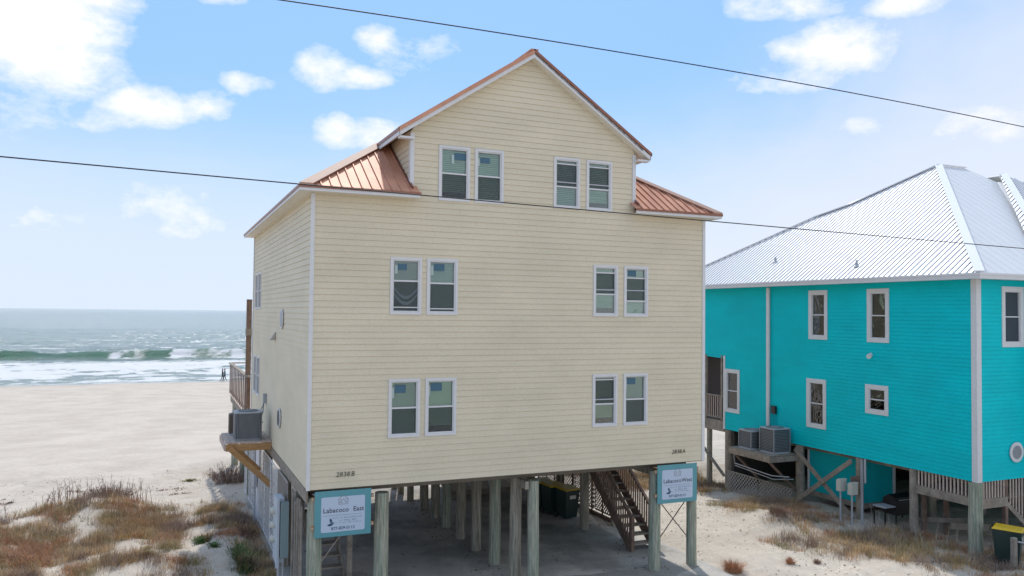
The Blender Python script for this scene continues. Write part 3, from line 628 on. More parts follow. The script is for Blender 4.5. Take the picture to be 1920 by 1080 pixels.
# lattice
def lattice(T,parent,u0,u1,z0,z1,m,step=.085,w=.032,name='lattice_panel',frame=.05,n=0):
    L=MB(); H=z1-z0; U=u1-u0
    for sgn,off in ((1,.0),(-1,.007)):
        c=-H
        while c<U:
            # line u = c + t , z = t (sgn=1) or z=H-t
            ta=max(0,-c); tb=min(H,U-c)
            if tb-ta>.03:
                def P(t,dn): return T(u0+c+t,n+off+dn,(z0+t) if sgn>0 else (z1-t))
                h=w*.7071
                def quad(t0,t1,dn):
                    return [Vector(P(t0,dn)),Vector(P(t1,dn))]
                a,b=Vector(P(ta,0)),Vector(P(tb,0)); up=Vector(T(0,1,0))-Vector(T(0,0,0)); L.beam(a,b,w,.006,up=up)
            c+=step*1.414
    if frame:
        for a in ((u0,u1,z0,z0+frame),(u0,u1,z1-frame,z1),(u0,u0+frame,z0+frame,z1-frame),(u1-frame,u1,z0+frame,z1-frame)): tbox(L,T,a[0],a[1],n+.012,n+.022,a[2],a[3])
    return part(name,L,m,parent,kind='stuff')
lat=thing('lattice_screen','white lattice screen closing the left underside of the cream house','lattice',(0,0,0))
TLL=lambda u,n,z:(-.06-n,u,z)
for a,b in ((4.45,5.9),(5.95,7.3),(7.35,8.7)): lattice(TLL,lat,a,b,.12,ZB-.32,'white_lat',step=.17,w=.036)
lattice(TLL,lat,12.9,13.7,.1,ZB-.15,'white_lat',step=.12,w=.035)
mb=MB(); mb.box(-.1,-.04,8.75,9.6,.1,ZB-.32); part('solid_panel',mb,'white_lat',lat)
for a,b in ((9.65,10.9),(10.95,12.2)): lattice(TLL,lat,a,b,.12,ZB-.32,'white_lat',step=.17,w=.036)
lat2=thing('grey_lattice','grey weathered lattice panel beside the meter cabinet of the cream house','lattice',(0,0,0))
lattice(TLL,lat2,2.5,4.35,1.0,ZB-.3,'grey_lat')
TR2=lambda u,n,z:(10.72+n,u,z)
lat3=thing('backlit_lattice','brown lattice screen between stairs and bins, sunlight shining through','lattice',(0,0,0))
for a,b in ((4.65,6.0),(6.05,7.5),(7.55,9.0),(9.05,10.5)):
    lattice(TR2,lat3,a,b,.18,ZB-.25,'grey_lat',step=.10,w=.04)
mb=MB()
for y in np.arange(4.65,10.6,.72): mb.box(10.66,10.70,y,y+.05,.05,ZB-.25)
part('lattice_post',mb,'wood_brown',lat3)
mb=MB(); mb.box(10.66,10.75,4.6,10.6,.02,.13); part('bottom_rail',mb,'wood_brown',lat3)
# meter cabinet
cabt=thing('meter_cabinet','grey blue electric meter cabinet with three round meters by left pile','electric cabinet',(-.16,2.45,0))
mb=MB(); mb.box(-.10,.10,-.15,.0,.75,2.12); bevel(part('cabinet_front',mb,'cab',cabt),.008)
mb=MB(); mb.box(-.19,-.0,.001,.55,.6,2.2); mb.box(-.19,-.12,-.12,.0,.5,2.2); bevel(part('cabinet_body',mb,'cab_light',cabt),.008)
for z in (1.15,1.5,1.85):
    mb=MB(); mb.tube([(-.18,.25,z),(-.25,.25,z),(-.31,.25,z)],[.09,.09,.075],12); part('meter',mb,'boxwhite',cabt)
mb=MB(); mb.tube([(-.1,.1,-.05),(-.1,.1,.7)],.035,8); mb.tube([(.0,.05,-.05),(.0,.05,.8)],.025,8); part('conduit',mb,'pvc',cabt)
cb=thing('conduit_box','small grey junction box with pipes on the white panel under the house','electric box',(-.13,9.1,0))
mb=MB(); mb.box(-.1,.0,-.15,.15,1.15,1.65); bevel(part('box_body',mb,'pvc',cb),.008)
mb=MB(); mb.tube([(-.05,-.06,0),(-.05,-.06,1.15)],.03,8); mb.tube([(-.05,.08,0),(-.05,.08,1.15)],.03,8); mb.tube([(-.05,.0,1.65),(-.05,.0,2.5)],.025,8); part('conduit',mb,'pvc',cb)

# ------------------------------------------------------------ signs
def sign(name,label,word,x0):
    t=thing(name,label,'sign',(x0,-.03,1.81)); T=lambda u,n,z:(u,-n,z)
    w,h=1.28,1.03
    for z in (.22,.86):
        mb=MB(); mb.box(-.07,w+.07,-.03,.0,z-.045,z+.045); bevel(part('batten',mb,'wood_new',t),.004)
    mb=MB(); mb.box(0,w,-.052,-.031,0,h); bevel(part('board',mb,'teal',t),.006)
    # rounded face
    pts=[]; m_=.145;rr_=.035
    for cx,cz,a0 in ((w-m_-rr_,h-m_*.95-rr_,0),(m_+rr_,h-m_*.95-rr_,90),(m_+rr_,m_*.75+rr_,180),(w-m_-rr_,m_*.75+rr_,270)):
        for q in range(4):
            a=math.radians(a0+q*30); pts.append((cx+rr_*math.cos(a),-.052,cz+rr_*math.sin(a)))
    mb=MB(); mb.prism(pts,(0,-.004,0)); f=part('face_panel',mb,'signface',t)
    n0=.058
    text('Labacoco',.148,T,.185,.545,'ink',f,'lettering',ext=.001,n=n0,off=.0015,spacing=1.03)
    text(word,.148,T,w-.165,.545,'ink',f,'lettering',ext=.001,n=n0,align='RIGHT',off=.0015,spacing=1.03)
    text('877-829-0113',.095,T,w/2,.155,'ink2',f,'phone_number',ext=.001,n=n0,align='CENTER',off=.001,spacing=1.0)
    # thin rule
    mb=MB(); mb.box(.2,w-.2,-n0-.001,-n0+.001,.475,.483); part('printed_rule',mb,'ink3',f)
    # faint small lines, word-like dashes
    R=random.Random(4); mb=MB()
    for z,a,b in ((.405,.40,1.08),(.345,.55,.98),(.295,.46,1.02)):
        x=a
        while x<b:
            L_=R.uniform(.012,.028); hgt=R.uniform(.02,.035); mb.box(x,x+.006,-n0-.001,-n0+.001,z,z+hgt); mb.box(x+.008,x+L_,-n0-.001,-n0+.001,z+R.choice((0,hgt*.5)),z+R.choice((0,hgt*.5))+.008)
            x+=L_+(.012 if R.random()<.8 else .04)
    part('fine_print',mb,'ink3',f,kind='stuff')
    # house emblem
    mb=MB(); cx,cz=w/2,.72
    def ln(a,b,wd=.011): mb.beam((cx+a[0],-n0,cz+a[1]),(cx+b[0],-n0,cz+b[1]),.002,wd,up=(0,0,1)) if False else mb.beam((cx+a[0],-n0,cz+a[1]),(cx+b[0],-n0,cz+b[1]),wd,.002,up=(0,1,0))
    for a,b in (((-.1,0),(.1,0)),((-.1,0),(-.1,.11)),((.1,0),(.1,.11)),((-.12,.1),(-.06,.15)),((.12,.1),(.06,.15)),((-.06,.15),(-.035,.18)),((-.035,.18),(.0,.2)),((0,.2),(.035,.18)),((.035,.18),(.06,.15)),((-.06,.06),(0,.115)),((0,.115),(.06,.06)),((-.06,.06),(-.02,.02)),((.06,.06),(.03,.03)),((-.09,.04),(-.05,.05)),((.05,.05),(.09,.04)),((-.07,.12),(-.05,.1)),((.07,.12),(.05,.1))): ln(a,b)
    part('house_emblem',mb,'ac_grey',f)
    mb=MB(); P=lambda l:[(x,-n0,z) for x,z in l]
    mb.prism(P([(.28,.27),(.33,.30),(.38,.305),(.41,.33),(.44,.32),(.42,.285),(.38,.25),(.32,.245)]),(0,-.001,0)); mb.prism(P([(.36,.30),(.33,.39),(.35,.42),(.385,.39),(.40,.34)]),(0,-.0015,0)); part('bird_emblem',mb,'ink2',f)
    for z in (.22,.86):
        for x in (-.045,w+.04):
            mb=MB(); mb.tube([(x,-.03,z),(x,-.045,z)],.02,8); part('bolt_head',mb,'ac_light',t)
    return t
sign('house_sign','teal framed sign reading Labacoco East fixed across the left front piles','East',.15)
sign('house_sign','teal framed sign reading Labacoco West fixed across the right front piles','West',9.21)

# ------------------------------------------------------------ stairs under the house
def stairs(name,label,x0,x1,y0,n,rise,run,m='wood_brown',rail=True,dirn=1,side_bal=True,tread_m='wood_grey'):
    t=thing(name,label,'stairs',(0,0,0))
    top=(y0+dirn*n*run,n*rise)
    for x in (x0-.03,x1+.03):
        mb=MB(); a=Vector((x,y0-dirn*.02,.02)); b=Vector((x,y0+dirn*n*run,n*rise)); mb.prism([a+Vector((-.02,0,-.02)),a+Vector((-.02,0,.2)),b+Vector((-.02,0,.16)),b+Vector((-.02,0,-.16)),a+Vector((-.02,dirn*.3,-.02))],(.04,0,0)); part('stringer',mb,m,t)
    for i in range(n):
        z=(i+1)*rise; y=y0+dirn*i*run; mb=MB(); yy_=sorted((y-dirn*.02,y+dirn*(run-.0))); mb.box(x0,x1,yy_[0],yy_[1],z-.04,z); part('tread',mb,tread_m,t)
    if rail:
        for x in (x0-.05,x1+.05):
            off=.95
            mb=MB(); mb.beam((x,y0,off+.02),(x,y0+dirn*n*run,n*rise+off),.09,.05); part('handrail',mb,'wood_brown',t)
            mb=MB(); mb.box(x-.05,x+.05,y0-.06,y0+.04,0,off+.05); part('newel_post',mb,m,t)
            if side_bal:
                k_=0; y=y0+dirn*.12
                while abs(y-y0)<n*run:
                    z=abs(y-y0)/run*rise; mb=MB(); mb.box(x-.018,x+.018,y-.018,y+.018,z-.05,z+off-.02); part('baluster',mb,'wood_brown',t); y+=dirn*.125
    return t
stairs('wooden_staircase','brown wooden open tread staircase climbing to the floor beside the right piles',9.68,10.4,1.85,14,.197,.262)
mb=MB(); mb.box(9.52,9.58,3.1,3.16,0,.95); 
st2=stairs('wooden_staircase','grey open tread steps rising behind the Labacoco East sign',.55,1.25,1.9,10,.22,.27,m='wood_grey',rail=False)
mb=MB(); mb.beam((1.35,1.8,1.4),(1.35,3.4,2.7),.09,.14); mb.box(1.3,1.42,1.75,1.87,0,1.5); part('handrail',mb,'wood_grey',st2)
mb=MB(); mb.tube([(.65,1.7,.75),(1.2,1.72,1.45)],.012,5); part('rope',mb,'wood_pale',st2)

# ------------------------------------------------------------ wheelie bins
def bin_(label,loc,rz,group=None,tagm=True):
    t=thing('wheelie_bin',label,'bin',loc,group,rz)
    mb=MB(); b=[(-.23,-.28),(.23,-.28),(.23,.28),(-.23,.28)]; tp=[(-.29,-.36),(.29,-.36),(.29,.36),(-.29,.36)]
    mb.add([(x,y,.06) for x,y in b]+[(x,y,.98) for x,y in tp],[(3,2,1,0),(4,5,6,7),(0,1,5,4),(1,2,6,5),(2,3,7,6),(3,0,4,7)]); body=bevel(part('bin_body',mb,'bin',t),.025,3)
    mb=MB(); mb.box(-.31,.31,-.38,.38,.955,.985); part('rim',mb,'bin',body)
    if tagm:
        mb=MB(); mb.box(-.12,.12,-.362,-.352,.70,.82); o=part('address_label',mb,'boxwhite',body)
    mb=MB(); mb.add([(-.32,-.40,.99),(.32,-.40,.99),(.32,.38,1.0),(-.32,.38,1.0),(-.28,-.36,1.035),(.28,-.36,1.035),(.28,.33,1.06),(-.28,.33,1.06)],[(3,2,1,0),(4,5,6,7),(0,1,5,4),(1,2,6,5),(2,3,7,6),(3,0,4,7)]); bevel(part('lid',mb,'lid',t),.012)
    mb=MB(); mb.tube([(-.25,.42,.98),(.25,.42,.98)],.018,8); mb.box(-.26,-.22,.34,.43,.95,1.0); mb.box(.22,.26,.34,.43,.95,1.0); part('handle',mb,'bin',t)
    for x in (-.25,.25):
        mb=MB(); mb.tube([(x-.025,.28,.1),(x+.025,.28,.1)],.1,14); part('wheel',mb,'rubber',t)
    return t
g='wheelie bins under the cream house'
bin_('yellow lidded bin nearest the camera in the row under the cream house',(9.62,5.95,0),.12,g)
bin_('middle yellow lidded bin of the three under the cream house',(9.42,6.62,0),.05,g,False)
bin_('farthest yellow lidded bin beside the beige storage room',(9.36,7.28,0),-.05,g,False)

# ------------------------------------------------------------ AC units
def condenser(name,label,loc,w,d,h,style,rz=0,group=None):
    t=thing(name,label,'air conditioner',loc,group,rz)
    mb=MB(); n=8; pts=[]; rr_=min(w,d)*.14
    for cx,cy,a0 in ((w/2-rr_,d/2-rr_,0),(-w/2+rr_,d/2-rr_,90),(-w/2+rr_,-d/2+rr_,180),(w/2-rr_,-d/2+rr_,270)):
        for q in range(4):
            a=math.radians(a0+q*30); pts.append((cx+rr_*math.cos(a),cy+rr_*math.sin(a)))
    def ring(mb,s,z0,z1,off=0): mb.prism([(x*s,y*s,z0) for x,y in pts],(0,0,z1-z0))
    ring(mb,.96,.05,h-.05); part('coil_core',mb,'ac_dark' if style!='brown' else 'ac_brown',t)
    mb=MB(); ring(mb,1.02,0,.06); part('base_pan',mb,'ac_grey' if style=='slat' else 'ac_light',t)
    mb=MB(); ring(mb,1.03,h-.06,h-.02)
    top=part('top_cap',mb,'ac_light' if style!='brown' else 'ac_brown',t)
    mb=MB(); R0=min(w,d)*.40
    for q in range(4):
        rad=R0*(q+1)/4; mb.tube([(rad*math.cos(2*math.pi*k/16),rad*math.sin(2*math.pi*k/16),h-.005) for k in range(17)],.008,4,False)
    for k in range(6): a=math.pi*k/6; mb.tube([(-R0*math.cos(a),-R0*math.sin(a),h-.004),(R0*math.cos(a),R0*math.sin(a),h-.004)],.006,4)
    part('fan_grille',mb,'ac_grey',top)
    mb=MB(); mb.tube([(R0*.95*math.cos(2*math.pi*k/16),R0*.95*math.sin(2*math.pi*k/16),h-.018) for k in range(17)],.02,4,False); 
    mb.prism([(R0*.9*math.cos(2*math.pi*k/16),R0*.9*math.sin(2*math.pi*k/16),h-.021) for k in range(16)],(0,0,.003)); part('fan_opening',mb,'ac_dark',top)
    mb=MB()
    per=pts+[pts[0]]
    if style=='slat':
        for i in range(len(per)-1):
            a=Vector((*per[i],0)); b=Vector((*per[i+1],0)); L_=(b-a).length; n_=max(1,int(L_/.03))
            for k in range(n_):
                p=a+(b-a)*((k+.5)/n_); mb.box(p.x-.007,p.x+.007,p.y-.007,p.y+.007,.06,h-.06)
        part('side_louvres',mb,'ac_grey',t,kind=None)
    else:
        z=.1
        while z<h-.08:
            mb.prism([(x*.99,y*.99,z) for x,y in pts],(0,0,.012)); z+=.055
        for x,y in ((w/2-.02,d/2-.02),(-w/2+.02,d/2-.02),(-w/2+.02,-d/2+.02),(w/2-.02,-d/2+.02)): mb.box(x-.022,x+.022,y-.022,y+.022,.05,h-.05)
        part('side_louvres',mb,'ac_grey' if style!='brown' else 'ac_brown',t)
    return t
# left platform on the cream house
pl=thing('condenser_platform','new pine bracket platform carrying condensers on the left wall','platform',(0,0,0))
for k in range(9):
    x=-1.3+k*.142; mb=MB(); mb.box(x,x+.132,6.3,8.35,3.01,3.05); part('deck_board',mb,'wood_pale',pl)
mb=MB(); mb.box(-1.3,-.045,6.26,6.299,2.80,3.0); part('front_beam',mb,'wood_new',pl)
mb=MB(); mb.box(-1.345,-1.301,6.26,8.38,2.82,3.0); part('outer_beam',mb,'wood_pale',pl)
mb=MB(); mb.box(-1.3,-.045,8.351,8.39,2.80,3.0); part('rear_beam',mb,'wood_new',pl)
mb=MB(); mb.beam((-1.2,6.21,2.9),(.02,6.21,1.72),.16,.09,up=(0,1,0)); part('brace',mb,'wood_new',pl)
mb=MB(); mb.beam((-1.2,8.3,2.9),(-.12,8.3,1.82),.14,.09,up=(0,1,0)); part('brace',mb,'wood_new',pl)
condenser('air_conditioner','round cornered grey condenser unit at the front of the pine platform',(-.66,6.85,3.05),.76,.70,.86,'slat')
condenser('air_conditioner','smaller brown condenser standing behind the grey one on the pine platform',(-.93,7.9,3.05),.36,.36,.66,'brown')

# ------------------------------------------------------------ rear deck
dk=thing('rear_deck','weathered wooden deck with board railing behind the cream house','deck',(0,0,0))
for k in range(8):
    y=12.7+k*1.02; mb=MB(); mb.box(-.12,3.2,y,y+1.0,2.96,3.0); part('deck_board',mb,'wood_pale',dk)
mb=MB(); mb.box(-.1,-.05,12.6,20.9,2.70,2.955); part('rim_joist',mb,'wood_grey',dk)
y=12.72
while y<20.8:
    mb=MB(); mb.box(-.155,-.13,y,y+.26,3.08,4.42); part('rail_board',mb,'wood_brown',dk); y+=.72
mb=MB(); mb.box(-.2,-.04,12.6,20.9,4.42,4.47); mb.box(-.2,3.2,20.9,21.05,4.42,4.47); part('top_rail',mb,'wood_grey',dk)
mb=MB(); mb.box(-.129,-.09,12.6,20.9,3.15,3.25); part('lower_rail',mb,'wood_pale',dk)
for k,(y,z) in enumerate(((13.4,2.7),(16.4,2.7),(20.7,2.7))): pile(dk,.12,y,-.8,z,.15,'pile',90+k)
for x in (3.0,): pile(dk,x,20.7,-.9,2.7,.14,'pile_brown',99)
mb=MB(); mb.box(-.16,.02,13.2,13.42,3.0,7.3); part('tall_post',mb,'wood_brown',dk)
mb=MB(); mb.box(-.18,.04,13.18,13.44,5.95,6.2); part('post_collar',mb,'wood_grey',dk)

# ============================================================ TURQUOISE HOUSE
TX,TY,TB,TT=18.89,-2.15,2.09,8.09
th=thing('beach_house','bright turquoise beach house with white ribbed metal roof on grey piles','house',(0,0,0))
TTL=lambda u,n,z:(TX-n,u,z); TTF=lambda u,n,z:(u,TY-n,z)
TW=[(3.61,4.52,6.05,7.84),(.93,1.83,6.04,7.84),(3.68,4.63,2.82,4.61),(.97,1.91,3.64,4.62),(8.4,9.36,2.83,4.64)]
FWt=[(19.98,20.95,6.03,7.85)]
ye=9.42; yfar=13.2
mb=MB(); wall_backing(mb,TTL,TY+.14,ye,TB,TT,shr(TW),th=.14); wall_backing(mb,TTL,ye,yfar,5.18,TT,[],th=.14); lw=part('left_wall',mb,'turq_flat',th)
siding(TTL,lw,'turq',TB,TT-.05,.125,lambda z:TY,lambda z:ye if z<5.17 else yfar,TW,30,21,joined=True)
XF=26.5
mb=MB(); wall_backing(mb,TTF,TX,XF,TB,TT,shr(FWt),th=.14); fwl=part('front_wall',mb,'turq_flat',th)
siding(TTF,fwl,'turq',TB,TT-.05,.125,lambda z:TX,lambda z:XF,FWt,30,23,joined=True)
mb=MB(); mb.box(XF,XF+.14,TY,10.4,TB,TT); mb.box(TX+1.31,XF,10.3,10.44,TB,TT); mb.box(TX+.14,XF,TY+.14,10.3,TB-.02,TB+.1); mb.box(TX+.14,23.2,12.9,13.04,5.18,TT);  part('rear_wall',mb,'turq_flat',th)
for w in TW[:]: window(TTL,th,*w,trim=.14,blind='blind_dark',lowscreen=False)
window(TTF,th,*FWt[0],trim=.14,blind=None,lowscreen=False,gm='side_glass')
# wing beyond the frame
mb=MB(); mb.box(21.6,26.4,-2.8,TY-.03,TB,TT); part('wing_wall',mb,'turq_flat',th)
def cyl_ring(mb,c,ro,n,depth,ax):
    pass
mb=MB(); n=24; rg=[(20.55+.30*math.cos(2*math.pi*k/n),TY-.03,2.88+.30*math.sin(2*math.pi*k/n)) for k in range(n)]; mb.prism(rg,(0,-.03,0)); rw=part('round_window',mb,'trim',th)
mb=MB(); rg=[(20.55+.2*math.cos(2*math.pi*k/n),TY-.061,2.88+.2*math.sin(2*math.pi*k/n)) for k in range(n)]; mb.prism(rg,(0,-.006,0)); part('pane',mb,'ac_grey',rw)
def tr_(x0,x1,y0,y1,z0,z1,nm='corner_trim',m='trim'): mb=MB(); mb.box(x0,x1,y0,y1,z0,z1); return part(nm,mb,m,th)
tr_(TX-.04,TX+.16,TY-.04,TY-.002,TB-.01,TT); tr_(TX-.04,TX-.002,TY-.001,TY+.14,TB-.01,TT)
tr_(TX-.04,TX-.002,ye-.09,ye+.02,TB-.01,5.18); 
mb=MB(); mb.box(TX-.10,TX-.03,6.57,6.72,2.1,8.0); part('downspout',mb,'trim',th)
mb=MB(); mb.box(TX-.12,TX-.03,6.2,6.42,3.1,3.4); b_=part('disconnect_box',mb,'black',th); mb=MB(); mb.tube([(TX-.06,6.25,3.1),(TX-.06,6.25,2.2)],.015,6);mb.tube([(TX-.06,6.36,3.1),(TX-.06,6.36,2.2)],.015,6); part('conduit',mb,'turq_flat',b_)
mb=MB(); mb.tube([(TX-.02,1.67,5.62),(TX-.12,1.67,5.60),(TX-.2,1.6,5.56)],[.07,.06,.08],10); part('wall_lamp',mb,'trim',th)
# recessed porch
mb=MB(); mb.box(TX+1.2,TX+1.3,ye,12.9,2.4,5.18); mb.box(TX+.1,TX+1.2,ye+.02,ye+.12,2.4,5.18); mb.box(TX+.1,TX+1.3,12.9,13.0,2.4,5.18); part('porch_wall',mb,mat('porch_brown',(.10,.08,.075),.8),th)
mb=MB(); mb.box(TX,TX+1.3,ye+.03,13,1.95,2.4); part('porch_floor',mb,'wood_grey',th)
mb=MB(); mb.box(TX-.03,TX+.03,ye,13,3.42,3.48); mb.box(TX-.02,TX+.02,ye,13,2.5,2.55); part('porch_rail',mb,'wood_grey',th)
for k in range(22):
    mb=MB(); y=ye+.1+k*.15; mb.box(TX-.015,TX+.015,y,y+.035,2.55,3.42); part('porch_baluster',mb,'wood_pale',th)
for y in (9.52,10.6,12.8): mb=MB(); mb.box(TX-.04,TX+.06,y,y+.09,2.4,5.18); part('porch_post',mb,'wood_grey',th)
mb=MB(); mb.box(TX+1.19,TX+1.195,10.0,10.9,2.5,4.6); part('porch_door',mb,'blind_dark',th)
# roof
SLT=.72; EZ=8.2; EX=TX-.45; EY=TY-.45
pk=(25.0,3.95,EZ+SLT*6.55); r2=(26.55,3.95,pk[2])
pzl=lambda x:EZ+SLT*(x-EX)
trf_mb=MB(); trf_mb.box(EX+.02,TX+.0,EY+.02,14.0,EZ-.16,EZ-.13); trf_mb.box(TX,27,EY+.02,TY,EZ-.16,EZ-.13)
trf=part('roof',trf_mb,'trim',th)
m1=(22.47,7.95,pzl(22.47)); fb=(EX,13.6,EZ); k1=(23.04,6.55,pzl(23.04))
roof_plane([(EX,EY,EZ),pk,k1,m1,fb],(0,1,0),trf,'white_metal',.21,rib=(.03,.035),ribm='seam')
roof_plane([(EX,EY,EZ),(22.0,EY,EZ),(27.25,EY+5.6,EZ+SLT*5.6),r2,pk],(1,0,0),trf,'white_metal',.42,rib=(.014,.006))
# rear and right closing planes
def poly(name,P,m,parent):
    mb=MB(); mb.prism(P,(0,0,-.03)); return part(name,mb,m,parent)
poly('rear_slope',[pk,k1,m1,(26.5,10.5,m1[2]-1.6),(28.5,8,9.6),(27,4.3,pk[2]-.4)],'white_metal',trf)
poly('rear_slope',[m1,fb,(27,13.6,EZ),(26,9,m1[2]-.6)],'white_metal',trf)
# front wing roof: left slope, hip at its front
WX=21.24; WR=27.3; wz=lambda x:EZ+SLT*(x-WX)
hy=2.87; dxh=WR-WX
roof_plane([(WX,EY,EZ),(27.25,EY+5.6,wz(27.25)),(WR,hy,wz(WR)),(WX+.45,hy-dxh+.45,wz(WX+.45)),(WX,hy-dxh,EZ)],(0,1,0),trf,'white_metal',.21,rib=(.03,.035),ribm='seam')
roof_plane([(WX,hy-dxh,EZ),(WR,hy,wz(WR)),(WR+dxh,hy-dxh,EZ)],(1,0,0),trf,'white_metal',.21)
roof_plane([(WR,hy,wz(WR)),(WR,6,wz(WR)),(WR+dxh,6,EZ),(WR+dxh,hy-dxh,EZ)],(0,1,0),trf,'white_metal',.21)
for A,B,w_ in (((EX,EY,EZ),pk,.26),(pk,k1,.22),(k1,m1,.22),(m1,fb,.22),(pk,r2,.12),((22.0,EY,EZ),(27.25,EY+5.6,EZ+SLT*5.6),.18),((WX,hy-dxh,EZ),(WR,hy,wz(WR)),.24),((27.25,EY+5.6,wz(27.25)),(WR,hy,wz(WR)),.12)):
    mb=MB(); A_=Vector(A)+Vector((0,0,.045)); B_=Vector(B)+Vector((0,0,.045)); mb.beam(A_,B_,w_,.035); part('hip_cap',mb,'white_cap',trf)
mb=MB(); mb.box(EX-.02,EX,EY-.02,13.6,EZ-.17,EZ-.02); mb.box(EX,22,EY-.02,EY,EZ-.17,EZ-.02); part('fascia',mb,'trim',trf)
mb=MB(); mb.box(EX-.04,EX-.021,EY-.04,13.6,EZ-.05,EZ+.005); mb.box(EX-.02,22,EY-.04,EY-.021,EZ-.05,EZ+.005); part('drip_edge',mb,'seam',trf)
for y,x in ((7.15,19.64),(2.45,19.06)):
    mb=MB(); z=pzl(x); mb.tube([(x,y,z-.05),(x,y,z+.22)],[.06,.035],10); mb.tube([(x,y,z-.02),(x,y,z+.05)],[.12,.05],10); part('roof_vent_pipe',mb,'ac_light',trf)
# piles
for i,(y,rd) in enumerate(((9.25,.16),(5.1,.16),(2.3,.13),(.12,.13),(-2.0,.2))): pile(th,TX+.12,y,-.4,TB-.02,rd,'pile' if i==4 else 'wood_grey',200+i)
k=0
for x in (21.5,24,26.3):
    for y in (9.5,5.5,1.5,-2.0): k+=1; pile(th,x,y,-.4,TB-.02,.15,'pile_brown',230+k)
pile(th,TX+.15,12.6,-.5,2.2,.14,'pile_brown',260); pile(th,TX+.15,10.6,-.5,2.2,.12,'pile_brown',261)
mb=MB(); mb.beam((TX+.0,9.4,.1),(TX+.0,12.4,2.2),.05,.14,up=(1,0,0)); part('diagonal_brace',mb,'wood_grey',th)
# x brace
for a,b,dx in (((5.15,1.92),(2.35,-.05),0),((5.2,-.1),(2.4,1.95),-.05)):
    mb=MB(); mb.beam((TX-.1+dx,a[0],a[1]),(TX-.1+dx,b[0],b[1]),.16,.045,up=(1,0,0)); part('diagonal_brace',mb,'wood_grey',th)
mb=MB(); mb.beam((TX-.12,5.3,-.2),(TX-.12,5.1,.12),.05,.1,up=(1,0,0)); part('brace_foot',mb,'wood_new',th)
# enclosed rooms below
mb=MB(); mb.box(19.45,21.0,2.62,5.15,.38,TB-.021); rm=part('lower_room',mb,'turq_flat',th)
for bx in ((19.41,19.5,2.58,2.619,.3,TB-.021),(19.41,19.449,2.62,2.7,.3,TB-.021),(19.41,19.449,5.07,5.15,.3,TB-.021),(20.92,21.03,2.58,2.619,.3,TB-.021)):
    mb=MB(); mb.box(*bx); part('corner_trim',mb,'trim',rm)
mb=MB(); mb.box(19.42,21.0,2.6,5.15,.2,.375); part('room_sill',mb,'wood_grey',rm)
mb=MB(); mb.box(19.0,26.4,8.9,9.0,-.6,TB-.021); mb.box(26.3,26.4,-2,8.89,-.6,TB-.021); part('shade_panel',mb,mat('underfloor_shade_dark',(.05,.045,.04),.9,var=.3),th)  # dark panels added to stand in for the deep shade under the floor
mb=MB(); mb.box(TX,TX+.06,ye,TY+.1,TB-.25,TB-.021) if False else mb.box(TX+.5,TX+.55,TY+.3,ye,TB-.2,TB-.021); part('rim_board',mb,'wood_grey',th)
# lattice skirt
ls=thing('lattice_skirt','low grey lattice skirt in front of the piles of the turquoise house','lattice',(0,0,0))
TS=lambda u,n,z:(18.72-n,u,z)
for a,b in ((5.2,7.05),(7.1,9.0)): lattice(TS,ls,a,b,-.55,.42,'grey_lat',step=.12,w=.04,frame=0)
mb=MB(); mb.box(18.70,18.74,5.15,9.1,.40,.45); part('cap_rail',mb,'wood_grey',ls)
# platform
pt=thing('condenser_platform','grey timber platform holding two condensers beside the turquoise wall','platform',(0,0,0))
k=0
for y in np.arange(5.05,7.3,.15): mb=MB(); mb.box(17.5,18.85,y,y+.14,1.71,1.75); part('deck_board',mb,'wood_grey',pt)
mb=MB(); mb.box(17.46,17.499,5.02,7.32,1.5,1.74); part('outer_beam',mb,'wood_grey',pt)
mb=MB(); mb.box(17.5,18.85,5.0,5.045,1.5,1.70); part('side_beam',mb,'wood_grey',pt)
for y in (5.2,7.15): mb=MB(); mb.beam((17.6,y,1.5),(18.9,y,.35),.05,.14,up=(0,1,0)); part('brace',mb,'wood_brown',pt)
mb=MB()
mb.tube([(17.7,7.3,1.45),(17.7,7.25,1.1),(17.75,5.2,.98),(18.3,4.9,.95)],.02,6); mb.tube([(17.75,7.3,1.0),(17.8,5.2,.85),(18.5,4.9,.85)],.015,6)
part('conduit',mb,'pvc',pt)
condenser('air_conditioner','square dark condenser with light edges, nearer one on the grey platform',(18.28,5.65,1.75),.80,.80,.95,'coil')
condenser('air_conditioner','dark condenser with rounded corners, farther one on the grey platform',(18.08,6.68,1.75),.74,.74,.74,'coil')
# utility boxes
ub=thing('utility_boxes','two beige utility boxes on a weathered board with pvc pipes','utility boxes',(0,0,0))
mb=MB(); mb.box(18.36,18.76,2.04,2.08,.85,1.5); part('backing_board',mb,'wood_brown',ub)
for x,y,z in ((18.22,2.35,1.0),(18.30,1.93,.95)):
    mb=MB(); mb.box(x-.15,x+.15,y-.1,y+.08,z-.02,z+.36); bevel(part('box_body',mb,'boxwhite',ub),.012)
    mb=MB(); mb.box(x-.155,x+.155,y-.105,y+.0,z+.34,z+.4); part('box_cover',mb,'boxwhite',ub)
    mb=MB(); mb.tube([(x-.03,y,-.3),(x-.03,y,z)],.03,8); part('conduit',mb,'pvc',ub)
mb=MB(); mb.tube([(18.55,1.75,-.3),(18.55,1.75,.95)],.025,8); mb.tube([(18.75,1.82,1.3),(18.75,1.82,2.1)],.035,8); mb.tube([(19.0,2.2,-.3),(19.0,2.2,2.05)],.06,8); part('conduit',mb,'pvc',ub)
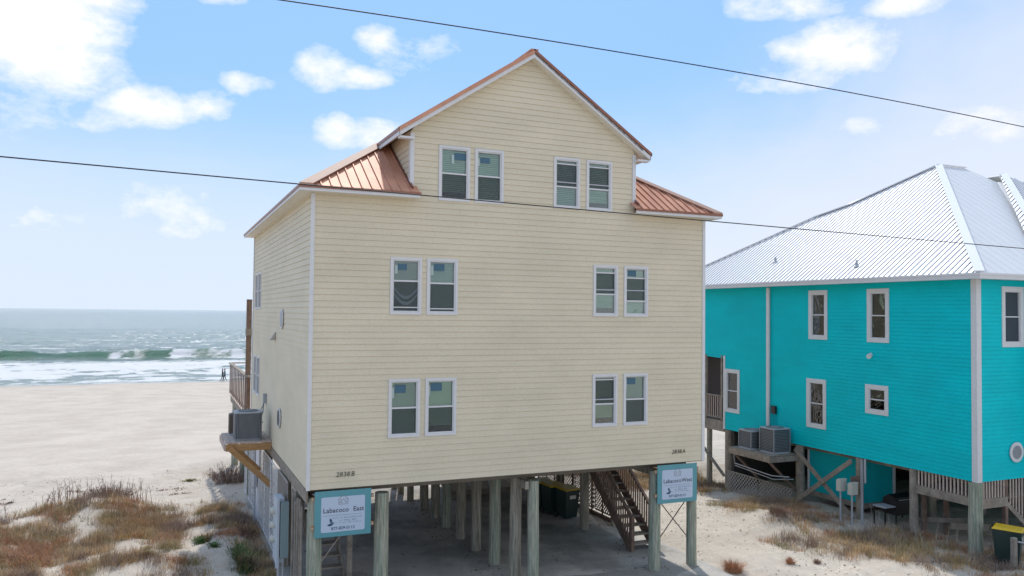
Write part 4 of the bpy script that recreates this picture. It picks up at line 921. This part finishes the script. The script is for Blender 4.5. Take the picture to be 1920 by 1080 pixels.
# porch deck at front
fd=thing('porch_deck','grey wooden porch deck with balusters under the turquoise corner','deck',(0,0,0))
mb=MB(); mb.box(18.93,18.98,-1.85,.0,1.34,1.6); mb.box(19.1,20.2,-2.16,-2.11,1.3,1.58); part('rim_beam',mb,'wood_grey',fd)
mb=MB(); mb.box(19.0,22.5,-2.1,.1,1.5,1.56); part('deck_floor',mb,'wood_grey',fd)
y=-1.75
while y<-.02: mb=MB(); mb.box(18.94,18.975,y,y+.04,1.605,2.2); part('baluster',mb,'wood_pale',fd); y+=.125
x=19.15
while x<20.05: mb=MB(); mb.box(x,x+.04,-2.15,-2.115,1.585,2.2); part('baluster',mb,'wood_pale',fd); x+=.125
for x,y in ((20.1,-2.15),(19.2,-.1),(20.9,-.6),(19.95,-.3)): mb=MB(); mb.box(x,x+.12,y,y+.12,-.3,2.2 if y<-2 else 1.49); part('support_post',mb,'wood_brown',fd)
mb=MB(); mb.beam((19.3,-.35,1.2),(20.9,-.35,1.25),.05,.12); mb.beam((19.5,-.8,.45),(22.2,-1.9,.35),.05,.2); mb.beam((19.2,.2,.45),(20.2,-.6,.5),.05,.15); part('cross_board',mb,'wood_grey',fd)
x=20.3
for k in range(9):
    xx=20.32+k*.13; z0=1.35-k*.11; mb=MB(); mb.box(xx,xx+.035,-2.15,-2.115,z0,2.2-k*.02); part('baluster',mb,'wood_pale',fd)
mb=MB(); mb.beam((20.2,-2.13,1.36),(21.6,-2.13,.2),.05,.14); mb.beam((20.9,-2.13,2.15),(22.0,-2.13,1.2),.06,.09); part('stair_rail',mb,'wood_grey',fd)
# black grill under the house
gr=thing('grill_cart','black covered grill cart standing under the turquoise house','grill',(19.9,1.45,-.15))
mb=MB(); mb.box(-.45,.45,-.28,.28,.45,.8); part('fire_box',mb,'black',gr)
mb=MB(); mb.prism([(-.45,-.28,.8),(-.45,-.2,1.0),(-.45,.05,1.1),(-.45,.28,.95),(-.45,.28,.8)],(.9,0,0)); part('lid',mb,'black',gr)
mb=MB(); mb.box(-.95,-.46,-.25,.25,.72,.76); part('side_shelf',mb,'ac_light',gr)
for x in (-.9,-.4,.4):
    for y in (-.22,.22): mb=MB(); mb.box(x-.02,x+.02,y-.02,y+.02,0,.72 if x<-.5 else .45); part('leg',mb,'black',gr)
mb=MB(); mb.tube([(-.35,-.3,.95),(.35,-.3,.95)],.015,6); part('handle',mb,'ac_light',gr)
# bin, post and rail at the right edge
bin_('yellow lidded dark green bin beside the turquoise corner pile',(19.2,-2.85,-.1),.5)
ps=thing('pipe_post','short grey wooden post with a bent white pipe in front of the bin','post',(18.80,-3.3,0))
mb=MB(); mb.box(-.07,.07,-.06,.06,-.1,.80); bevel(part('post',mb,'wood_grey',ps),.01)
mb=MB(); mb.tube([(.05,-.08,.70),(.3,-.12,.64),(.6,-.15,.6),(.65,-.16,.1)],.022,8); part('pipe',mb,'pvc',ps,smooth=True)

# ------------------------------------------------------------ overhead cables
def cable(label,fn,y,rad):
    mb=MB(); mb.tube([(x,y,fn(x)) for x in np.linspace(-45,75,90)],rad,6); o=part('power_line',mb,'cable',None,smooth=True); tag(o,label,'cable','overhead power lines'); return o
c1=np.polyfit([-5.41,-.95,5.99,18.3],[9.25,9.12,8.99,8.77],2); c2=np.polyfit([-1.25,3.6,18.34],[12.34,12.38,12.11],2)
c2=np.array([-.0012,.0069,12.356])
cable('lower black power line crossing in front of the cream gable',lambda x:float(9.105-.0195*x+.00012*x*x),-4,.012)
cable('upper black power line crossing the sky above the cream house',lambda x:float(np.polyval(np.polyfit([-1.25,3.6,18.34],[12.34,12.38,12.11],2),x)) if x<25 else float(np.polyval(np.polyfit([-1.25,3.6,18.34],[12.34,12.38,12.11],2),25)-.04*(x-25)),-4,.012)

# ------------------------------------------------------------ people on the beach
def person(label,loc,rz,shirt,legs,step,h=1.7,bag=False):
    t=thing('person',label,'person',loc,None,rz)
    J=dict(p=(0,0,.92),s=(0,0,1.15),c=(0,0,1.36),n=(0,0,1.48),h=(0,.01,1.60),ht=(0,.01,1.68),
      ls=(.19,0,1.40),le=(.24,.05*step,1.13),lh=(.22,.22*step,.92),rs=(-.19,0,1.40),re=(-.24,-.05*step,1.13),rh=(-.22,-.1*step,.88),
      lp=(.1,0,.90),lk=(.11,.14*step,.5),la=(.11,.1*step-.08*step,.09),lt=(.11,.02*step+.16,.04),rp=(-.1,0,.90),rk=(-.11,-.06*step,.48),ra=(-.11,-.28*step,.10),rt=(-.11,-.28*step+.16,.04))
    E=[('p','s'),('s','c'),('c','n'),('n','h'),('h','ht'),('c','ls'),('ls','le'),('le','lh'),('c','rs'),('rs','re'),('re','rh'),('p','lp'),('lp','lk'),('lk','la'),('la','lt'),('p','rp'),('rp','rk'),('rk','ra'),('ra','rt')]
    Rr=dict(p=.14,s=.13,c=.14,n=.055,h=.1,ht=.07,ls=.065,le=.045,lh=.035,rs=.065,re=.045,rh=.035,lp=.1,lk=.065,la=.045,lt=.035,rp=.1,rk=.065,ra=.045,rt=.035)
    ks=list(J); me=D.meshes.new('body'); me.from_pydata([Vector(J[k])*(h/1.7) for k in ks],[(ks.index(a),ks.index(b)) for a,b in E],[])
    o=D.objects.new('tmp',me); COL.objects.link(o); sk=o.modifiers.new('s','SKIN'); 
    for i,k in enumerate(ks): me.skin_vertices[0].data[i].radius=(Rr[k],Rr[k]*.8 if k in('p','s','c') else Rr[k]); 
    me.skin_vertices[0].data[0].use_root=True
    o.modifiers.new('u','SUBSURF').levels=1; dg=bpy.context.evaluated_depsgraph_get(); nm=D.meshes.new_from_object(o.evaluated_get(dg)); D.objects.remove(o)
    nm.materials.clear()
    for m_ in (mat('skin_tone',(.42,.26,.18),.6),mat('shirt_cloth',shirt,.8),mat('trouser_cloth',legs,.8)): nm.materials.append(m_)
    for pl_ in nm.polygons:
        z=pl_.center.z; pl_.material_index=0 if z>1.46 or (z<1.0 and abs(pl_.center.x)>.19) or z<.1 else (1 if z>.93 else 2); pl_.use_smooth=True
    ob('body',nm,t)
    mb=MB(); mb.tube([(0,0,1.62),(0,-.01,1.70),(0,-.01,1.75)],[.112,.105,.04],10); part('hair',mb,mat('dark_hair',(.03,.02,.015),.8),t,smooth=True)
    return t
zb_=float(gh(5,99.0))
person('person in teal shirt and dark trousers walking along the waterline',(5.05,100.2,float(gh(5.05,100.2))-.02),1.7,(.10,.20,.24),(.04,.05,.07),1)
person('person in dark jacket walking close behind the one in teal',(4.78,100.5,float(gh(4.78,100.5))-.02),1.5,(.09,.09,.10),(.05,.06,.08),-1,h=1.75)
bb=thing('beach_barrel','dark barrel with a wider lid at the waterline, cut by left edge','barrel',(-22.15,101.2,float(gh(-22.15,101.2))-.05))
mb=MB(); mb.tube([(0,0,0),(0,0,.3),(0,0,.85)],[.25,.28,.26],14); part('drum',mb,'black',bb); mb=MB(); mb.tube([(0,0,.92),(0,0,.97)],[.55,.5],14); part('lid',mb,'ac_grey',bb)

# ------------------------------------------------------------ vegetation
def blades(pos,h,w,lean,seed,bend=.35,dirs=None):
    """numpy ribbon blades: pos Nx3, h N, w N -> verts, faces (two quads + tip)"""
    R=np.random.default_rng(seed); N=len(pos); az_=R.uniform(0,2*np.pi,N); d=np.stack([np.cos(az_),np.sin(az_)],-1); sd=np.stack([-d[:,1],d[:,0]],-1)
    l=lean*R.uniform(.2,1,N)
    lv=[(0,0,1),(.5,.3,.8),(1,1,.0)]
    V=[]
    for t,q,ws in lv:
        c=pos.copy(); c[:,:2]+=d*(l*h*q)[:,None]; c[:,2]+=h*t*(1-bend*q*l)
        o=sd*(w*ws/2)[:,None]
        if ws>0:
            a=c.copy(); a[:,:2]-=o; b=c.copy(); b[:,:2]+=o; V+= [a,b]
        else: V.append(c)
    V=np.stack(V,1) # N,5,3
    base=np.arange(N)[:,None]*5
    q=np.concatenate([base+np.array([[0,1,3]]),base+np.array([[0,3,2]]),base+np.array([[2,3,4]])],1).reshape(-1,3)
    return V.reshape(-1,3),q
def veg(name,V,F,m,kind='stuff',label=None,cat=None,parent=None,group=None):
    me=D.meshes.new(name); me.vertices.add(len(V)); me.vertices.foreach_set('co',V.ravel()); me.loops.add(F.size); me.loops.foreach_set('vertex_index',F.ravel().astype(np.int32)); me.polygons.add(len(F)); me.polygons.foreach_set('loop_start',np.arange(len(F))*3); me.update(calc_edges=True); me.materials.append(m)
    o=ob(name,me,parent,kind=kind)
    if label: tag(o,label,cat,group)
    return o
MG={'tan':mat('dry_tan_grass',(.58,.38,.18),.8,var=.3,vs=1.2,col2=(.52,.37,.20),fine=.3,fs=5),'orange':mat('rusty_dry_grass',(.47,.235,.12),.8,var=.3,vs=1.5,col2=(.42,.25,.16),fine=.3,fs=5),
    'brown':mat('brown_dead_stems',(.25,.16,.12),.85,var=.3,vs=2,col2=(.33,.25,.20)),'olive':mat('olive_grass',(.31,.27,.12),.8,var=.3,vs=2,col2=(.18,.19,.08)),'green':mat('green_beach_weed',(.10,.165,.06),.7,var=.3,vs=3),'pale':mat('pale_dead_stalk',(.42,.37,.30),.85)}
for mm in MG.values(): mm.node_tree.nodes['Principled BSDF'].inputs['Specular IOR Level'].default_value=.15
def dens_left(x,y):
    """0..1 cover of the dune grass left of the cream house"""
    n=fbm(x*.55,y*.55,4,101,.55); n2=fbm(x*1.8,y*1.8,3,103)
    reg=sstep(-30,-12,x)*(1-sstep(-2.6,-1.7,x))*(1-sstep(9.6,12.6,y))*(.85+.5*(fbm(x*.3+4,y*.3,2,105)-.5))
    reg2=sstep(-2.2,-1.5,x)*(1-sstep(-.25,-.12,x))*sstep(6.0,7.0,y)*(1-sstep(11.0,12.6,y))
    reg2=np.maximum(reg2,sstep(-1.2,-.7,x)*(1-sstep(-.25,-.12,x))*sstep(3,4,y)*(1-sstep(11.6,12.6,y)))
    r_=np.maximum(reg,reg2*1.15)
    return np.clip((n*.6+n2*.4-.40)*6.0,0,1)*r_
def dens_right(x,y):
    n=fbm(x*.6+7,y*.6,4,111,.55); n2=fbm(x*2,y*2,3,113)
    edge=14.4-.55*(y+1)        # pale sand to the left of this line
    r_=sstep(0,1.8,x-edge)*(1-sstep(-.2,.4,y-(1.2+(x-16)*-.15)))
    r_=np.maximum(r_,sstep(15.0,15.8,x)*(1-sstep(18.5,18.8,x))*sstep(1.6,2.6,y)*(1-sstep(5.5,7.5,y))*.7)
    r_=np.maximum(r_,sstep(12.5,14,x)*(1-sstep(20.5,21,x))*sstep(8.6,9.6,y)*(1-sstep(18,20,y))*1.1)
    r_=r_*(1-sstep(19.2,19.6,x)*sstep(-2.2,-1.9,y))
    return np.clip((n*.6+n2*.4-.40)*6.0,0,1)*r_
def scatter(dens,x0,x1,y0,y1,n,seed):
    R=np.random.default_rng(seed); x=R.uniform(x0,x1,n); y=R.uniform(y0,y1,n); k=R.uniform(0,1,n)<dens(x,y); x=x[k]; y=y[k]; return np.stack([x,y,gh(x,y)-.01],-1)
def colorsplit(P,seed):
    v=fbm(P[:,0]*.8,P[:,1]*.8,3,seed)+np.random.default_rng(seed).normal(0,.07,len(P)); qs=np.quantile(v,[.0,.28,.62,.76,.97])
    return {'brown':P[v<qs[1]],'tan':P[(v>=qs[1])&(v<qs[2])],'olive':P[(v>=qs[2])&(v<qs[3])],'orange':P[(v>=qs[3])]}
LB={'brown':'brown dead stems','tan':'dry tan beach grass','olive':'olive green beach grass','orange':'rusty red dry grass'}
def grow(dens,box,ntuft,per,seed,labels):
    C_=scatter(dens,*box,ntuft,seed)
    R=np.random.default_rng(seed+50)
    for ci,(k,Q) in enumerate(colorsplit(C_,seed+6).items()):
        n=len(Q); hr=R.uniform(.12,.42,n)*(1.2 if k=='brown' else 1)*(.6+.8*fbm(Q[:,0]*.9,Q[:,1]*.9,3,seed+9)); idx=np.repeat(np.arange(n),per); m_=len(idx)
        q=R.normal(0,1,(m_,2))*(.05+.22*hr[idx])[:,None]; B=Q[idx].copy(); B[:,:2]+=q; B[:,2]=gh(B[:,0],B[:,1])-.012
        ok=~((B[:,0]>-.12)&(B[:,0]<11.05)&(B[:,1]<13)); B=B[ok]; ii=idx[ok]; h=hr[ii]*R.uniform(.35,1.15,len(ii)); w=R.uniform(.004,.010,len(ii))
        V,F=blades(B,h,w,1.15,seed+ci,bend=.4); veg('dune_grass',V,F,MG[k],'stuff',LB[k]+labels,'grass')
P=scatter(dens_left,-12,-.1,1,13.5,26000,71); R=np.random.default_rng(71); V,F=blades(P,R.uniform(.15,.55,len(P)),R.uniform(.004,.007,len(P)),.7,71); veg('dune_grass',V,F,MG['pale'],'stuff','pale straw stalks scattered through the left dune grass','grass')
P=scatter(dens_right,11.5,24,-9,7.5,20000,72); V,F=blades(P,np.random.default_rng(72).uniform(.15,.5,len(P)),np.full(len(P),.006),.7,72); veg('dune_grass',V,F,MG['pale'],'stuff','pale straw stalks scattered through the grass by the turquoise house','grass')
grow(dens_left,(-12,-.1,1,13.5),11000,44,1,' covering the low dune left of the cream house')
grow(dens_right,(11.5,24,-9,20),16000,40,2,' growing below the turquoise house')
# green weed patches
def patch(cx,cy,r_,n,m,hh,label,seed,name='weed_patch',lean=1.2,w=.02):
    R=np.random.default_rng(seed); a=R.uniform(0,2*np.pi,n); q=np.abs(R.normal(0,.5,n)); x=cx+np.cos(a)*q*r_[0]; y=cy+np.sin(a)*q*r_[1]; Q=np.stack([x,y,gh(x,y)-.01],-1)
    V,F=blades(Q,R.uniform(.4,1,n)*hh,R.uniform(.6,1.3,n)*w,lean,seed); return veg(name,V,F,MG[m],'stuff',label,'plant')
patch(-.8,4.9,(.38,1.2),3600,'green',.24,'green weed patch by the left wall below the lattice',31)
patch(-1.85,7.0,(.25,.35),900,'green',.16,'small green weed on the pale sand left of the house',32)
patch(-1.55,6.3,(.2,.3),500,'green',.09,'tiny green weed nearer the house than its neighbour',33)
patch(-3.3,5.7,(.3,.4),700,'olive',.15,'dark olive weed in the dune grass',34)
patch(-1.9,17.4,(.4,.3),400,'olive',.12,'green weed tuft on sand left of the brown bush',36)
def tuft(cx,cy,r_,n,m,hh,label,seed,g=None):
    R=np.random.default_rng(seed); a=R.uniform(0,2*np.pi,n); q=np.sqrt(R.uniform(0,1,n))*r_; x=cx+np.cos(a)*q; y=cy+np.sin(a)*q; Q=np.stack([x,y,gh(x,y)-.02],-1)
    V,F=blades(Q,R.uniform(.5,1,n)*hh,R.uniform(.006,.012,n),.9,seed); return veg('grass_tuft',V,F,MG[m],None,label,'grass tuft',group=g)
tuft(11.35,-.55,.22,700,'orange',.42,'rust red grass tuft at the right edge of the slab',41)
tuft(13.3,-.6,.1,260,'orange',.26,'small red grass tuft alone on the pale sand',42)
tuft(14.0,-.9,.1,160,'brown',.2,'small brown grass tuft right of the small red one',43)
tuft(16.0,2.9,.3,700,'brown',.42,'dark brown tuft on the sand hump by the lattice skirt',44)
# twiggy bushes
def bush(name,label,cx,cy,rx,ry,h,n,m,seed,up=.5):
    R=np.random.default_rng(seed); V=[];F=[];b=0
    N=n; a=R.uniform(0,2*np.pi,N); rr_=np.sqrt(R.uniform(0,1,N)); x=cx+np.cos(a)*rr_*rx*.55; y=cy+np.sin(a)*rr_*ry*.55
    Q=np.stack([x,y,gh(x,y)-.02],-1); hh=h*R.uniform(.45,1,N)*(1.15-.5*rr_)
    V1,F1=blades(Q,hh,R.uniform(.008,.016,N),up,seed,bend=.5)
    # side twigs starting along the stems
    M_=N*5; idx=R.integers(0,N,M_); t=R.uniform(.25,.95,M_); Q2=Q[idx].copy(); tip=V1.reshape(N,5,3)[:,4]; mid=V1.reshape(N,5,3)[:,2]
    P2=np.where((t<.5)[:,None],Q[idx]+(mid[idx]-Q[idx])*(t*2)[:,None],mid[idx]+(tip[idx]-mid[idx])*((t-.5)*2)[:,None])
    V2,F2=blades(P2,R.uniform(.08,.22,M_)*h*.9,R.uniform(.006,.014,M_),1.3,seed+1,bend=.3)
    return veg(name,np.concatenate([V1,V2]),np.concatenate([F1,F2+len(V1)]),MG[m],None,label,'bush')
bush('dune_bush','large brown leafless bush beside the rear deck piles',-.45,16.3,1.1,1.0,1.05,420,'brown',51,.9)
bush('dune_bush','brown twiggy bush on the crest of the left dune',-4.6,12.5,1.2,.9,.62,420,'brown',52,.8)
bush('dune_bush','dark brown twiggy bush at the far left edge of the dune',-8.6,9.6,1.0,1.0,.75,420,'brown',53,.8)
bush('dune_bush','brown scrub on the dune rise between the two houses',17.6,14.6,1.8,1.0,.8,520,'brown',56,.9)
bush('dune_bush','low brown bush against the meter cabinet side of the lattice',-.55,7.6,.5,1.2,.35,360,'brown',54,1.0)
# tall dead stalks
def stalks(label,pts,m,seed,h=(.5,.9)):
    R=np.random.default_rng(seed); mb=MB()
    for x,y in pts:
        z=float(gh(x,y)); hh=R.uniform(*h); lx,ly=R.normal(0,.1,2); mb.tube([(x,y,z-.05),(x+lx*.5,y+ly*.5,z+hh*.6),(x+lx,y+ly,z+hh)],[.008,.006,.003],4)
        for k in range(3): t=R.uniform(.4,.9); q=R.normal(0,.08,2); mb.tube([(x+lx*t,y+ly*t,z+hh*t),(x+lx*t+q[0],y+ly*t+q[1],z+hh*t+.12)],[.005,.002],3)
    o=part('dead_stalks',mb,MG[m],None,kind='stuff'); tag(o,label,'plant'); return o
R=np.random.default_rng(9)
stalks('tall thin dead stalks standing along the left dune crest',[(x,11.6+.35*(x+8)*.3+R.normal(0,.5)) for x in np.concatenate([R.uniform(-6.4,-3.4,70),R.uniform(-9.8,-3.2,45)])],'brown',61,(.2,.8))
stalks('pale dead stalks below the turquoise rooms',[(x,y) for x,y in zip(R.uniform(17.6,19.4,26),R.uniform(-1.6,1.7,26))],'pale',62,(.3,.75))
# debris, twigs and shell bits on the sand
N=5200; R=np.random.default_rng(77); x=np.concatenate([R.uniform(10.9,18,N//2),R.uniform(-9,-.2,N//2)]); y=np.concatenate([R.uniform(-5,10,N//2),R.uniform(2,20,N//2)])
k=R.uniform(0,1,N)<np.clip((fbm(x*.8,y*.8,3,120)-.3)*2.2,0,1); x=x[k];y=y[k];N=len(x); 
xx=np.concatenate([R.uniform(.3,10.6,420),5.45+R.normal(0,.35,220),9.4+R.normal(0,.3,160)]); yy2=np.concatenate([R.uniform(-.5,10,420),R.uniform(0,11,220),R.choice([.2,4.5,8.6],160)+R.normal(0,.3,160)])
x=np.concatenate([x,xx]); y=np.concatenate([y,yy2]); N=len(x); z=gh(x,y); z[-800:]=.003; s=np.abs(R.normal(0,.011,N))+.006; a=R.uniform(0,6.28,N)
V=np.stack([np.stack([x+s*1.8*np.cos(a+b),y+s*np.sin(a+b)*1.8,z+0*z-.002],-1) for b in (0,2.1,4.2)]+[np.stack([x,y,z+s*1.1],-1)],1).reshape(-1,3)
B=np.arange(N)[:,None]*4; F=np.concatenate([B+np.array([[0,1,3]]),B+np.array([[1,2,3]]),B+np.array([[2,0,3]])],1).reshape(-1,3)
veg('beach_debris',V,F,mat('dark_debris',(.14,.11,.085),.9,var=.5,vs=9,col2=(.3,.27,.23)),'stuff','small dark twigs and shell bits scattered over the sand','debris')
# dark clumps of seaweed on the beach
for i,(cx,cy,L_) in enumerate(((-5.8,16.5,1.0),(-9.9,16.2,.5),(-8.0,14.8,.5),(-12.2,27,.8),(-2.6,15.5,1.1),(-2.3,14.6,.9))):
    R=np.random.default_rng(300+i); n=90; x=cx+R.uniform(-L_/2,L_/2,n); y=cy+R.normal(0,.08,n)+(x-cx)*.3; Q=np.stack([x,y,gh(x,y)-.01],-1); V,F=blades(Q,R.uniform(.03,.09,n),R.uniform(.02,.04,n),1.6,300+i)
    o=veg('driftwood',V,F,MG['brown'],None,['thin dark twig litter on sand beyond the dune crest','short dark litter line at far left of the sand','dark litter line just beyond the left dune','dark speck of litter far out on the beach','twig litter left of the brown bush','twig litter on sand in front of the brown bush'][i],'litter')
for o in list(D.objects):
    if o.type=='EMPTY' and o.users_collection==(): D.objects.remove(o)
